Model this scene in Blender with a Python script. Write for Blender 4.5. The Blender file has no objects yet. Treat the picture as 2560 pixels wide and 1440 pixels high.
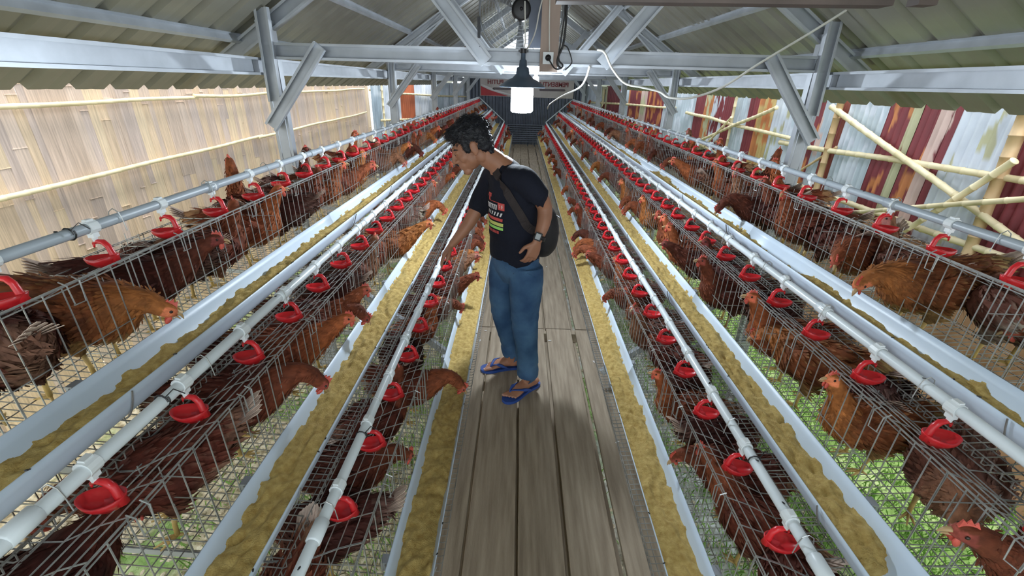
import bpy, bmesh, math, random
from mathutils import Vector, Matrix, noise
from mathutils.bvhtree import BVHTree
R = random.Random(11)
PI = math.pi
SC = bpy.context.scene
COL = SC.collection

# ---------------------------------------------------------------- camera, light, exposure
F_PX = 1110.0
cd = bpy.data.cameras.new('camera'); cam = bpy.data.objects.new('camera', cd); COL.objects.link(cam)
cd.sensor_width = 36.0; cd.lens = 36.0 * F_PX / 2560.0; cd.clip_start = 0.02; cd.clip_end = 200
r_ = Vector((0.9995248, 0.02980503, -0.00786344)); d_ = Vector((0.01962984, -0.41876995, 0.90788017)); n_ = Vector((-0.02376642, 0.9076031, 0.41915602))
cam.matrix_world = Matrix(((r_[0], -r_[1], -r_[2], 0), (d_[0], -d_[1], -d_[2], 0), (-n_[0], n_[1], n_[2], 1.66), (0, 0, 0, 1)))
SC.camera = cam
SC.view_settings.view_transform = 'Standard'; SC.view_settings.look = 'None'
SC.view_settings.exposure = 0.55; SC.view_settings.gamma = 1.0; SC.view_settings.use_curve_mapping = False

world = bpy.data.worlds.new('sky'); SC.world = world; world.use_nodes = True
wn = world.node_tree; wn.nodes.clear()
wo = wn.nodes.new('ShaderNodeOutputWorld'); wb = wn.nodes.new('ShaderNodeBackground')
wc = wn.nodes.new('ShaderNodeTexCoord'); ws = wn.nodes.new('ShaderNodeSeparateXYZ'); wr = wn.nodes.new('ShaderNodeValToRGB')
wr.color_ramp.elements[0].color = (0.80, 0.86, 0.90, 1); wr.color_ramp.elements[1].color = (0.88, 0.95, 1.0, 1)
wn.links.new(wc.outputs['Generated'], ws.inputs[0]); wn.links.new(ws.outputs['Z'], wr.inputs[0])
wn.links.new(wr.outputs[0], wb.inputs['Color']); wb.inputs['Strength'].default_value = 1.75
wn.links.new(wb.outputs[0], wo.inputs[0])
sun_d = bpy.data.lights.new('sun', 'SUN'); sun = bpy.data.objects.new('sun', sun_d); COL.objects.link(sun)
sun_d.energy = 2.0; sun_d.angle = math.radians(12); sun_d.color = (1.0, 0.95, 0.87)
sun.rotation_euler = Vector((-0.25, 0.20, -1.0)).to_track_quat('-Z', 'Y').to_euler()

XC = 0.13            # centre line of the hall
DX, DZ = 0.353, 0.305
Y0, Y1 = -0.4, 13.4  # length of the cage rows
GZ = -0.5            # ground under the cages
EAVE_OFF, EAVE_Z, SLOPE = 2.32, 1.575, 0.65
WALL_OFF = 3.3

# ---------------------------------------------------------------- materials
def new_mat(name):
    m = bpy.data.materials.new(name); m.use_nodes = True
    return m, m.node_tree, m.node_tree.nodes['Principled BSDF']
def mat(name, col, rough=0.5, metal=0.0, var=0.12, scale=6.0, bump=0.0, bscale=60.0, col2=None, stretch=(1, 1, 1), detail=4, objrand=0.0, trans=0.0, emit=None, spec=0.5):
    m, nt, b = new_mat(name)
    N = nt.nodes; L = nt.links
    tc = N.new('ShaderNodeTexCoord'); mp = N.new('ShaderNodeMapping'); mp.inputs['Scale'].default_value = stretch
    L.new(tc.outputs['Object'], mp.inputs[0])
    nz = N.new('ShaderNodeTexNoise'); nz.inputs['Scale'].default_value = scale; nz.inputs['Detail'].default_value = detail
    L.new(mp.outputs[0], nz.inputs['Vector'])
    rp = N.new('ShaderNodeValToRGB'); rp.color_ramp.elements[0].position = 0.3; rp.color_ramp.elements[1].position = 0.7
    c2 = col2 if col2 else tuple(min(1, c * (1 + var)) for c in col)
    c1 = col if col2 else tuple(c * (1 - var) for c in col)
    rp.color_ramp.elements[0].color = (*c1, 1); rp.color_ramp.elements[1].color = (*c2, 1)
    L.new(nz.outputs[0], rp.inputs[0])
    out = rp.outputs[0]
    if objrand:
        oi = N.new('ShaderNodeObjectInfo'); mr = N.new('ShaderNodeMapRange'); mr.inputs[3].default_value = 1 - objrand; mr.inputs[4].default_value = 1 + objrand
        L.new(oi.outputs['Random'], mr.inputs[0])
        mx = N.new('ShaderNodeVectorMath'); mx.operation = 'SCALE'; L.new(out, mx.inputs[0]); L.new(mr.outputs[0], mx.inputs['Scale']); out = mx.outputs[0]
    L.new(out, b.inputs['Base Color'])
    b.inputs['Roughness'].default_value = rough; b.inputs['Metallic'].default_value = metal; b.inputs['Specular IOR Level'].default_value = spec
    if bump:
        n2 = N.new('ShaderNodeTexNoise'); n2.inputs['Scale'].default_value = bscale; n2.inputs['Detail'].default_value = 3; L.new(mp.outputs[0], n2.inputs['Vector'])
        bp = N.new('ShaderNodeBump'); bp.inputs['Strength'].default_value = bump; bp.inputs['Distance'].default_value = 0.004
        L.new(n2.outputs[0], bp.inputs['Height']); L.new(bp.outputs[0], b.inputs['Normal'])
    if emit:
        b.inputs['Emission Color'].default_value = (*emit[0], 1); b.inputs['Emission Strength'].default_value = emit[1]
    return m
def attr_mat(name, rough, var, scale, stretch, bump, use_obj_color=False, dirt=None, spec=0.5):
    """surface colour from the mesh's own colour attribute (one colour per strip / feather zone), broken up by noise"""
    m, nt, b = new_mat(name); N = nt.nodes; L = nt.links
    at = N.new('ShaderNodeAttribute'); at.attribute_name = 'Col'
    tc = N.new('ShaderNodeTexCoord'); mp = N.new('ShaderNodeMapping'); mp.inputs['Scale'].default_value = stretch; L.new(tc.outputs['Object'], mp.inputs[0])
    nz = N.new('ShaderNodeTexNoise'); nz.inputs['Scale'].default_value = scale; nz.inputs['Detail'].default_value = 6; L.new(mp.outputs[0], nz.inputs['Vector'])
    mr = N.new('ShaderNodeMapRange'); mr.inputs[1].default_value = 0.3; mr.inputs[2].default_value = 0.7; mr.inputs[3].default_value = 1 - var; mr.inputs[4].default_value = 1 + var
    L.new(nz.outputs[0], mr.inputs[0])
    vs = N.new('ShaderNodeVectorMath'); vs.operation = 'SCALE'; L.new(at.outputs['Color'], vs.inputs[0]); L.new(mr.outputs[0], vs.inputs['Scale'])
    out = vs.outputs[0]
    if use_obj_color:
        oi = N.new('ShaderNodeObjectInfo'); vm = N.new('ShaderNodeVectorMath'); vm.operation = 'MULTIPLY'
        L.new(out, vm.inputs[0]); L.new(oi.outputs['Color'], vm.inputs[1]); out = vm.outputs[0]
    L.new(out, b.inputs['Base Color']); b.inputs['Roughness'].default_value = rough; b.inputs['Specular IOR Level'].default_value = spec
    if bump:
        bp = N.new('ShaderNodeBump'); bp.inputs['Strength'].default_value = bump; bp.inputs['Distance'].default_value = 0.006
        L.new(nz.outputs[0], bp.inputs['Height']); L.new(bp.outputs[0], b.inputs['Normal'])
    return m
M = {}
M['steel'] = mat('galvanised_channel', (0.42, 0.45, 0.49), 0.42, 0.35, 0.12, 7)
M['roof'] = mat('roof_sheet', (0.26, 0.255, 0.215), 0.40, 0.35, 0.16, 3.5, stretch=(1, 0.4, 1))
M['pvc'] = mat('pale_blue_pvc', (0.68, 0.79, 0.92), 0.38, 0, 0.05, 4)
M['pipe'] = mat('white_pvc_pipe', (0.74, 0.80, 0.84), 0.35, 0, 0.07, 5)
M['pipe_grey'] = mat('grey_pvc_pipe', (0.40, 0.45, 0.50), 0.4, 0, 0.08, 5)
M['clipw'] = mat('white_nipple_plastic', (0.78, 0.82, 0.84), 0.35, 0, 0.05)
M['red'] = mat('red_plastic', (0.62, 0.018, 0.025), 0.30, 0, 0.18, 9, objrand=0.12)
M['wire'] = mat('galvanised_wire', (0.42, 0.43, 0.42), 0.42, 0.55, 0.25, 20)
M['wire_dirty'] = mat('dirty_wire', (0.28, 0.27, 0.25), 0.55, 0.35, 0.4, 14)
M['black'] = mat('black_plastic', (0.012, 0.012, 0.014), 0.4, 0, 0.1)
M['guard'] = mat('fan_grey', (0.20, 0.21, 0.22), 0.45, 0.3, 0.1)
M['plank'] = mat('worn_plank', (0.24, 0.185, 0.13), 0.8, 0, 0.25, 9, 0.5, 90, (0.42, 0.34, 0.25), (5, 0.35, 3), 8, objrand=0.12)
M['pole'] = mat('bamboo_pole', (0.66, 0.56, 0.34), 0.45, 0, 0.15, 5, col2=(0.80, 0.70, 0.47), objrand=0.08)
M['pole_tan'] = mat('aged_bamboo_pole', (0.46, 0.30, 0.14), 0.5, 0, 0.15, 5, col2=(0.66, 0.48, 0.28), objrand=0.08)
M['bamboo'] = attr_mat('flattened_bamboo', 0.6, 0.20, 4, (3, 22, 1.0), 0.25)
M['zinc'] = attr_mat('painted_zinc', 0.5, 0.16, 3.0, (1, 1.5, 1), 0.1)
M['hen'] = attr_mat('feathers', 0.75, 0.34, 34, (1, 2.2, 1.6), 0.8, True, spec=0.25)
M['comb'] = mat('comb_skin', (0.62, 0.10, 0.07), 0.5, 0, 0.2, 60)
M['beak'] = mat('horn_beak', (0.50, 0.33, 0.16), 0.4)
M['eye'] = mat('eye_black', (0.03, 0.015, 0.01), 0.15)
M['shank'] = mat('yellow_shank', (0.62, 0.42, 0.14), 0.5, 0, 0.2, 40)
M['feed'] = mat('ground_feed', (0.42, 0.27, 0.07), 0.9, 0, 0.3, 55, 1.0, 260, (0.66, 0.48, 0.17), detail=9)
M['dark_sheet'] = mat('dark_corrugated', (0.10, 0.115, 0.15), 0.45, 0.3, 0.2, 5)
M['skin'] = mat('skin', (0.36, 0.165, 0.095), 0.5, 0, 0.12, 14, 0.15, 120)
M['nail'] = mat('nail', (0.52, 0.32, 0.25), 0.35)
M['lips'] = mat('lips', (0.24, 0.07, 0.06), 0.45)
M['shirt'] = mat('navy_black_cotton', (0.008, 0.010, 0.020), 0.85, 0, 0.3, 5, 0.5, 260, spec=0.3)
M['jeans'] = mat('blue_denim', (0.022, 0.065, 0.155), 0.8, 0, 0.2, 7.0, 0.6, 320, (0.085, 0.18, 0.31), spec=0.3)
M['hair'] = mat('black_hair', (0.006, 0.007, 0.012), 0.45, 0, 0.3, 40, 0.8, 200)
M['sandal'] = mat('blue_rubber', (0.02, 0.065, 0.28), 0.55, 0, 0.12)
M['bag'] = mat('black_nylon', (0.012, 0.012, 0.014), 0.55, 0, 0.3, 20, 0.6, 300)
M['strap'] = mat('dark_webbing', (0.028, 0.020, 0.020), 0.7, 0, 0.3, 20, 0.6, 300)
M['screen'] = mat('watch_screen', (0.45, 0.48, 0.5), 0.2)
M['pred'] = mat('print_coral', (0.65, 0.09, 0.08), 0.7); M['pyel'] = mat('print_yellow', (0.62, 0.66, 0.18), 0.7)
M['pgrn'] = mat('print_green', (0.34, 0.72, 0.16), 0.7); M['pwht'] = mat('print_white', (0.75, 0.75, 0.75), 0.7)
M['enamel'] = mat('lamp_enamel', (0.10, 0.14, 0.20), 0.35, 0.2)
M['led'] = mat('led_bulb', (1, 1, 1), 0.3, emit=((0.82, 0.92, 1.0), 60))
M['board'] = mat('tan_board', (0.44, 0.34, 0.29), 0.7, 0, 0.1, 6, stretch=(3, 3, .4))
M['cable'] = mat('white_cable', (0.66, 0.66, 0.62), 0.5)
M['shaded_bar'] = mat('shade_painted_steel', (0.075, 0.055, 0.048), 0.55, 0.2, 0.35, 8)  # backlit shade of the overhead bar put into its colour
M['banner'] = mat('banner_vinyl', (0.52, 0.47, 0.45), 0.55, 0, 0.06, 3)
M['banner_red'] = mat('banner_red', (0.48, 0.035, 0.045), 0.55); M['banner_ink'] = mat('banner_ink', (0.22, 0.025, 0.03), 0.55)
M['banner_white'] = mat('banner_white', (0.72, 0.70, 0.70), 0.55); M['banner_grey'] = mat('banner_grey', (0.12, 0.09, 0.10), 0.55)
M['earth'] = mat('bare_earth', (0.20, 0.10, 0.045), 0.95, 0, 0.3, 5, 1.0, 30, (0.36, 0.21, 0.11))
M['stone'] = mat('cream_rubble', (0.50, 0.42, 0.28), 0.85, 0, 0.35, 30, 0.5, 60, (0.74, 0.66, 0.50))
M['grass'] = mat('grass_blade', (0.16, 0.34, 0.06), 0.7, 0, 0.3, 3, col2=(0.36, 0.55, 0.16))
M['leafd'] = mat('palm_leaf', (0.05, 0.11, 0.035), 0.7)

def ground_mat():
    m, nt, b = new_mat('yard_ground'); N = nt.nodes; L = nt.links
    tc = N.new('ShaderNodeTexCoord')
    def nz(s, d=6):
        n = N.new('ShaderNodeTexNoise'); n.inputs['Scale'].default_value = s; n.inputs['Detail'].default_value = d; L.new(tc.outputs['Object'], n.inputs['Vector']); return n.outputs[0]
    def ramp(src, stops):
        r = N.new('ShaderNodeValToRGB'); els = r.color_ramp.elements
        els[0].position, els[0].color = stops[0][0], (*stops[0][1], 1); els[1].position, els[1].color = stops[-1][0], (*stops[-1][1], 1)
        for p, c in stops[1:-1]:
            e = els.new(p); e.color = (*c, 1)
        L.new(src, r.inputs[0]); return r.outputs[0]
    green = ramp(nz(9), [(0.3, (0.13, 0.24, 0.05)), (0.5, (0.26, 0.42, 0.12)), (0.7, (0.50, 0.60, 0.30))])
    cream = ramp(nz(26), [(0.35, (0.26, 0.21, 0.12)), (0.5, (0.58, 0.50, 0.33)), (0.65, (0.80, 0.73, 0.55))])
    white = ramp(nz(14), [(0.35, (0.42, 0.44, 0.42)), (0.6, (0.82, 0.85, 0.86))])
    sx = N.new('ShaderNodeSeparateXYZ'); L.new(tc.outputs['Object'], sx.inputs[0])
    big = nz(1.4, 3)
    def mask(lo, hi, amp):
        a = N.new('ShaderNodeMath'); a.operation = 'MULTIPLY_ADD'; L.new(big, a.inputs[0]); a.inputs[1].default_value = amp; L.new(sx.outputs['X'], a.inputs[2])
        r = N.new('ShaderNodeMapRange'); r.inputs[1].default_value = lo; r.inputs[2].default_value = hi; L.new(a.outputs[0], r.inputs[0]); return r.outputs[0]
    m1 = N.new('ShaderNodeMix'); m1.data_type = 'RGBA'; L.new(mask(0.9, 1.2, 1.0), m1.inputs[0]); L.new(cream, m1.inputs[6]); L.new(white, m1.inputs[7])
    m2 = N.new('ShaderNodeMix'); m2.data_type = 'RGBA'; L.new(mask(1.9, 2.15, 1.2), m2.inputs[0]); L.new(m1.outputs[2], m2.inputs[6]); L.new(green, m2.inputs[7])
    gp = ramp(nz(2.3, 3), [(0.50, (0, 0, 0)), (0.62, (1, 1, 1))])
    m3 = N.new('ShaderNodeMix'); m3.data_type = 'RGBA'; L.new(gp, m3.inputs[0]); L.new(m2.outputs[2], m3.inputs[6]); L.new(green, m3.inputs[7])
    L.new(m3.outputs[2], b.inputs['Base Color']); b.inputs['Roughness'].default_value = 0.8
    bp = N.new('ShaderNodeBump'); bp.inputs['Strength'].default_value = 0.8; bp.inputs['Distance'].default_value = 0.03; L.new(nz(30), bp.inputs['Height']); L.new(bp.outputs[0], b.inputs['Normal'])
    return m
M['ground'] = ground_mat()

# ---------------------------------------------------------------- helpers
def link(o, parent=None):
    COL.objects.link(o)
    if parent: o.parent = parent
    return o
def tag(o, label=None, cat=None, group=None, kind=None):
    if label: o['label'] = label
    if cat: o['category'] = cat
    if group: o['group'] = group
    if kind: o['kind'] = kind
    return o
def empty(name, loc=(0, 0, 0), label=None, cat=None, group=None, kind=None):
    o = bpy.data.objects.new(name, None); COL.objects.link(o); o.location = loc
    return tag(o, label, cat, group, kind)
def put(name, mesh, parent=None, loc=None, label=None, cat=None, group=None, kind=None):
    o = bpy.data.objects.new(name, mesh); link(o, parent)
    if loc is not None: o.location = loc
    return tag(o, label, cat, group, kind)
class MB:
    def __init__(s): s.v = []; s.f = []; s.c = []; s.mi = []
    def add(s, vs, fs, col=None, mi=0):
        b = len(s.v); s.v += [tuple(v) for v in vs]; s.f += [tuple(i + b for i in f) for f in fs]
        s.c += [col or (1, 1, 1)] * len(vs); s.mi += [mi] * len(fs)
    def box(s, c, d, col=None, mi=0, rot=None):
        hx, hy, hz = d[0] / 2, d[1] / 2, d[2] / 2
        vs = [Vector((x, y, z)) for x in (-hx, hx) for y in (-hy, hy) for z in (-hz, hz)]
        if rot: vs = [rot @ v for v in vs]
        s.add([v + Vector(c) for v in vs], [(0, 1, 3, 2), (4, 6, 7, 5), (0, 4, 5, 1), (2, 3, 7, 6), (0, 2, 6, 4), (1, 5, 7, 3)], col, mi)
    def tube(s, pts, r, n=6, col=None, caps=True, mi=0):
        pts = [Vector(p) for p in pts]; rs = r if isinstance(r, (list, tuple)) else [r] * len(pts)
        vs = []; prev = None
        for i, p in enumerate(pts):
            t = (pts[min(i + 1, len(pts) - 1)] - pts[max(i - 1, 0)]).normalized()
            if prev is None:
                a = Vector((0, 0, 1)) if abs(t.z) < 0.9 else Vector((1, 0, 0)); u = t.cross(a).normalized()
            else: u = (prev - t * prev.dot(t)).normalized()
            prev = u; w = t.cross(u)
            for k in range(n):
                a = 2 * PI * (k + .5) / n; vs.append(p + (u * math.cos(a) + w * math.sin(a)) * rs[i])
        fs = [(i * n + k, i * n + (k + 1) % n, (i + 1) * n + (k + 1) % n, (i + 1) * n + k) for i in range(len(pts) - 1) for k in range(n)]
        if caps: fs += [tuple(range(n - 1, -1, -1)), tuple((len(pts) - 1) * n + k for k in range(n))]
        s.add(vs, fs, col, mi)
    def loft(s, pts, ra, rb, side=(0, 1, 0), n=16, sub=4, col=None, mi=0):
        """smooth tube through pts with half widths ra (along side) and rb; closed ends"""
        P, A, B = cr(pts, sub), crf(ra, sub), crf(rb, sub); side = Vector(side)
        vs = []
        for i, p in enumerate(P):
            t = (P[min(i + 1, len(P) - 1)] - P[max(i - 1, 0)]).normalized()
            u = (side - t * side.dot(t)); u = u.normalized() if u.length > 1e-4 else t.orthogonal().normalized(); w = t.cross(u)
            for k in range(n):
                a = 2 * PI * k / n; vs.append(p + u * math.cos(a) * A[i] + w * math.sin(a) * B[i])
        fs = [(i * n + k, i * n + (k + 1) % n, (i + 1) * n + (k + 1) % n, (i + 1) * n + k) for i in range(len(P) - 1) for k in range(n)]
        e = len(vs); vs += [P[0], P[-1]]; m = (len(P) - 1) * n
        fs += [(e, (k + 1) % n, k) for k in range(n)] + [(e + 1, m + k, m + (k + 1) % n) for k in range(n)]
        s.add(vs, fs, col, mi)
    def ell(s, c, d, rot=None, seg=16, ring=10, col=None, mi=0):
        vs = []
        for i in range(1, ring):
            a = PI * i / ring
            for k in range(seg):
                b = 2 * PI * k / seg; vs.append(Vector((math.sin(a) * math.cos(b) * d[0], math.sin(a) * math.sin(b) * d[1], math.cos(a) * d[2])))
        vs += [Vector((0, 0, d[2])), Vector((0, 0, -d[2]))]
        if rot: vs = [rot @ v for v in vs]
        vs = [v + Vector(c) for v in vs]; T = len(vs)
        fs = [(i * seg + k, (i + 1) * seg + k, (i + 1) * seg + (k + 1) % seg, i * seg + (k + 1) % seg) for i in range(ring - 2) for k in range(seg)]
        fs += [(T - 2, k, (k + 1) % seg) for k in range(seg)] + [(T - 1, (ring - 2) * seg + (k + 1) % seg, (ring - 2) * seg + k) for k in range(seg)]
        s.add(vs, fs, col, mi)
    def prism(s, poly, p0, p1, ax, ay, col=None):
        """extrude a closed 2-D polygon (in ax, ay) from p0 to p1"""
        p0, p1, ax, ay = Vector(p0), Vector(p1), Vector(ax), Vector(ay); n = len(poly)
        vs = [p + ax * x + ay * y for p in (p0, p1) for x, y in poly]
        s.add(vs, [(k, (k + 1) % n, n + (k + 1) % n, n + k) for k in range(n)] + [tuple(range(n))[::-1], tuple(range(n, 2 * n))], col)
    def mesh(s, name, mats, smooth=False, color=False):
        me = bpy.data.meshes.new(name); me.from_pydata(s.v, [], s.f); me.update()
        for m in (mats if isinstance(mats, (list, tuple)) else [mats]): me.materials.append(M[m] if isinstance(m, str) else m)
        if any(s.mi): me.polygons.foreach_set('material_index', s.mi)
        if smooth: me.shade_smooth() if hasattr(me, 'shade_smooth') else me.polygons.foreach_set('use_smooth', [True] * len(me.polygons))
        if color:
            ca = me.color_attributes.new('Col', 'FLOAT_COLOR', 'POINT')
            ca.data.foreach_set('color', [x for c in s.c for x in (*c, 1.0)])
        return me
def cr(pts, sub):
    P = [Vector(p) for p in pts]; out = []
    for i in range(len(P) - 1):
        a, b, c, d = P[max(i - 1, 0)], P[i], P[i + 1], P[min(i + 2, len(P) - 1)]
        for k in range(sub):
            t = k / sub; out.append(0.5 * ((2 * b) + (c - a) * t + (2 * a - 5 * b + 4 * c - d) * t * t + (3 * b - a - 3 * c + d) * t ** 3))
    return out + [P[-1]]
def crf(v, sub): return [max(p.x, 0.0005) for p in cr([(x, 0, 0) for x in v], sub)]
def remesh(mb, name, voxel, mats, smooth_it=4, colfn=None, disp=None):
    """fuse overlapping closed shells into one continuous surface"""
    me = mb.mesh(name + '_src', []); o = bpy.data.objects.new('tmp', me); COL.objects.link(o)
    md = o.modifiers.new('r', 'REMESH'); md.mode = 'VOXEL'; md.voxel_size = voxel; md.adaptivity = 0
    if smooth_it:
        sm = o.modifiers.new('s', 'SMOOTH'); sm.iterations = smooth_it; sm.factor = 0.5
    dg = bpy.context.evaluated_depsgraph_get(); out = bpy.data.meshes.new_from_object(o.evaluated_get(dg), depsgraph=dg)
    bpy.data.objects.remove(o); bpy.data.meshes.remove(me); out.name = name
    out.materials.clear()
    for m in (mats if isinstance(mats, (list, tuple)) else [mats]): out.materials.append(M[m])
    if disp:
        nr = [v.normal.copy() for v in out.vertices]
        for v, n in zip(out.vertices, nr): v.co = v.co + n * disp(v.co)
    if colfn:
        ca = out.color_attributes.new('Col', 'FLOAT_COLOR', 'POINT')
        ca.data.foreach_set('color', [x for v in out.vertices for x in (*colfn(v.co), 1.0)])
    out.polygons.foreach_set('use_smooth', [True] * len(out.polygons)); out.update()
    return out
def nz(p, s=1.0, o=0.0): return noise.noise(Vector(p) * s + Vector((o, o * 1.7, -o)))
ONES = ['', 'first', 'second', 'third', 'fourth', 'fifth', 'sixth', 'seventh', 'eighth', 'ninth', 'tenth', 'eleventh', 'twelfth', 'thirteenth', 'fourteenth', 'fifteenth', 'sixteenth', 'seventeenth', 'eighteenth', 'nineteenth']
TENS = {2: 'twenty', 3: 'thirty', 4: 'forty', 5: 'fifty', 6: 'sixty'}
def ordw(n):
    if n < 20: return ONES[n]
    t, o = divmod(n, 10)
    return (TENS[t][:-1] + 'ieth') if o == 0 else TENS[t] + '-' + ONES[o]
TIER = ['lowest', 'middle', 'top']; SIDE = {-1: 'left', 1: 'right'}
def offx(s, off): return XC + s * off

# ---------------------------------------------------------------- setting: ground, walls, roof
g = MB(); nx, ny = 60, 70
vs = [(-9 + 18 * i / nx, -4 + 24 * j / ny, GZ + 0.02 * nz((i * .5, j * .5, 0))) for j in range(ny + 1) for i in range(nx + 1)]
fs = [(j * (nx + 1) + i, j * (nx + 1) + i + 1, (j + 1) * (nx + 1) + i + 1, (j + 1) * (nx + 1) + i) for j in range(ny) for i in range(nx)]
g.add(vs, fs); put('ground', g.mesh('ground', 'ground', True), kind='structure', label='rubble, pale patches and grass under the cages', cat='ground')
# earth bank below the right fence
b_ = MB(); ys = [-1 + 0.25 * i for i in range(66)]; prof = [(2.65, GZ - .03), (2.85, GZ + .10), (2.97, -.10), (3.08, 0.32), (3.2, 0.50), (3.6, 0.55), (5.5, 0.5)]
vs = [(offx(1, o) + .03 * nz((y * 3, o * 5, 2)), y, z + 0.05 * nz((y * 2, o * 3, 0))) for y in ys for o, z in prof]; n = len(prof)
b_.add(vs, [(j * n + i, j * n + i + 1, (j + 1) * n + i + 1, (j + 1) * n + i) for j in range(len(ys) - 1) for i in range(n - 1)])
put('earth_bank', b_.mesh('earth_bank', 'earth', True), kind='structure', label='brown earth bank below the right fence', cat='ground')

def corr(y0, y1, x, z0, z1, cols, pitch=0.076, amp=0.0125, s=1, jag=0.0, rowf=None):
    """corrugated sheet in the Y-Z plane; cols(y, z) gives the paint colour"""
    mb = MB(); nyy = max(8, int((y1 - y0) / pitch * 8)); nzz = 26
    vs = []; cs = []
    for i in range(nyy + 1):
        y = y0 + (y1 - y0) * i / nyy
        for k in range(nzz + 1):
            z = z0 + (z1 + jag * nz((y * 9, 0, z1)) - z0) * k / nzz
            vs.append((x - s * max(0, y - 9.7) * .3444 - s * (amp * math.sin(2 * PI * y / pitch) + 0.012 * nz((y * 1.3, z * 1.5, x))), y, z)); cs.append(cols(y, z))
    b0 = len(vs); vs += [(v[0] + s * .0015, v[1], v[2]) for v in vs]; cs += cs
    f = [(i * (nzz + 1) + k, (i + 1) * (nzz + 1) + k, (i + 1) * (nzz + 1) + k + 1, i * (nzz + 1) + k + 1) for i in range(nyy) for k in range(nzz)]
    f += [tuple(q + b0 for q in reversed(t)) for t in f]
    mb.v = vs; mb.c = cs; mb.f = f; mb.mi = [0] * len(f)
    return mb.mesh('sheet', 'zinc', True, True)
MAR, SIL, LGT, ORG, PGR, PNK = (0.20, 0.035, 0.045), (0.46, 0.53, 0.60), (0.60, 0.65, 0.74), (0.50, 0.19, 0.07), (0.47, 0.46, 0.30), (0.62, 0.46, 0.42)
def paint(base, other=None, thr=0.25, sc=5.0, o=0):
    def f(y, z):
        n_ = nz((y * sc * 1.6, z * sc * .55, o), 1.0, o) + .5 * nz((y * sc * 4, z * sc * 1.3, o))
        c = base
        if other and n_ > thr: c = other
        k = 1 + 0.18 * nz((y * 10, z * 2.5, 4 + o))
        return tuple(min(1, q * k) for q in c)
    return f
wall_r = empty('wall_right', (offx(1, WALL_OFF), 0, 0.5), kind='structure', label='fence of old painted and rusty zinc sheets', cat='wall')
SH = [(2.2, 2.9, MAR, None, 0), (2.9, 3.3, MAR, LGT, .42), (3.3, 3.76, LGT, PGR, .45), (3.76, 3.88, MAR, PNK, .2), (3.88, 3.94, PNK, MAR, .3), (3.94, 4.15, MAR, ORG, .33), (4.15, 4.23, PGR, MAR, .4), (4.23, 4.52, MAR, ORG, .5),
      (4.52, 5.02, SIL, LGT, .1), (5.02, 5.28, (0.27, 0.07, 0.05), MAR, .2), (5.28, 5.45, SIL, PNK, .3), (5.45, 5.66, MAR, ORG, .15), (5.66, 6.0, LGT, SIL, .1), (6.0, 6.55, LGT, PGR, .35), (6.55, 6.95, (0.52, 0.38, 0.16), ORG, .05),
      (6.95, 7.3, MAR, None, 0), (7.3, 7.7, SIL, LGT, .2), (7.7, 8.12, MAR, PNK, .45), (8.12, 8.6, MAR, LGT, .1), (8.6, 9.05, PGR, ORG, .05), (9.05, 9.43, MAR, None, 0), (9.43, 10.3, SIL, LGT, .1), (10.3, 10.55, LGT, SIL, .1), (10.55, 11.2, MAR, ORG, .12), (11.2, 11.4, PNK, PGR, .1), (11.4, 11.96, MAR, ORG, .15), (11.96, 12.2, SIL, LGT, .2), (12.2, 13.0, MAR, None, 0), (13.0, 13.25, PGR, LGT, .2), (13.25, 14.2, LGT, SIL, .5)]
SH = [(1.2, 2.2, SIL, LGT, .2)] + SH
for i, (a, b, c1, c2, th) in enumerate(SH):
    z0 = 0.52 + 0.02 * R.random()
    o = put('corrugated_sheet', corr(a - .02, b + .02, 0, z0 - .5, 1.62 + 0.04 * R.random() - .5, paint(c1, c2, th, 5, i), s=1), wall_r, (-0.004 * (i % 2), 0, 0))
# left wall: flattened bamboo up to Y=9.5, then zinc
wl = MB(); y = 0.4; XL = offx(-1, WALL_OFF); BC = [(0.60, 0.46, 0.33), (0.66, 0.51, 0.36), (0.56, 0.44, 0.36), (0.53, 0.43, 0.38), (0.68, 0.54, 0.38), (0.60, 0.48, 0.40)]
while y < 9.93:
    w = 0.05 + 0.07 * R.random(); z = -0.5; lean = 0.014 * (R.random() - .5)
    while z < 1.68:
        h = min(0.6 + 0.9 * R.random(), 1.7 - z); c = R.choice(BC); k = 0.92 + 0.16 * R.random(); c = tuple(min(1, q * k) for q in c)
        dx = 0.005 * R.random(); ns = 4
        vv = []; ff = []
        for j in range(ns + 1):
            zz = z + h * j / ns
            for q in range(4):
                yy = y + w * q / 3 + lean * (zz - 0.5) + .004 * nz((q * 3, zz * 5, y)); bow = 0.005 * math.sin(PI * q / 3)
                vv.append((XL + dx + bow + 0.012 * nz((y, zz * 1.2, 3)), yy, zz))
        nb = len(vv); vv += [(v[0] - .006, v[1], v[2]) for v in vv]
        for j in range(ns):
            for q in range(3):
                a = j * 4 + q; ff.append((a, a + 1, a + 5, a + 4)); ff.append((a + nb + 4, a + nb + 5, a + nb + 1, a + nb))
        for j in range(ns):
            a = j * 4; ff.append((a, a + 4, a + 4 + nb, a + nb)); a += 3; ff.append((a, a + nb, a + 4 + nb, a + 4))
        ff.append((ns * 4, ns * 4 + 1, ns * 4 + 2, ns * 4 + 3, ns * 4 + 3 + nb, ns * 4 + 2 + nb, ns * 4 + 1 + nb, ns * 4 + nb))
        wl.add(vv, ff, c)
        wl.box((XL + dx + .003, y + w / 2 + lean * (z - .5), z + .004), (0.005, w * .95, 0.005), tuple(min(1, q * 1.25) for q in c))
        z += h
    y += w * 0.90
wall_l = empty('wall_left', (0, 0, 0), kind='structure', label='flattened bamboo fence with zinc sheets at its far end', cat='wall')
put('bamboo_panel', wl.mesh('bamboo_panel', 'bamboo', False, True), wall_l)
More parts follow.
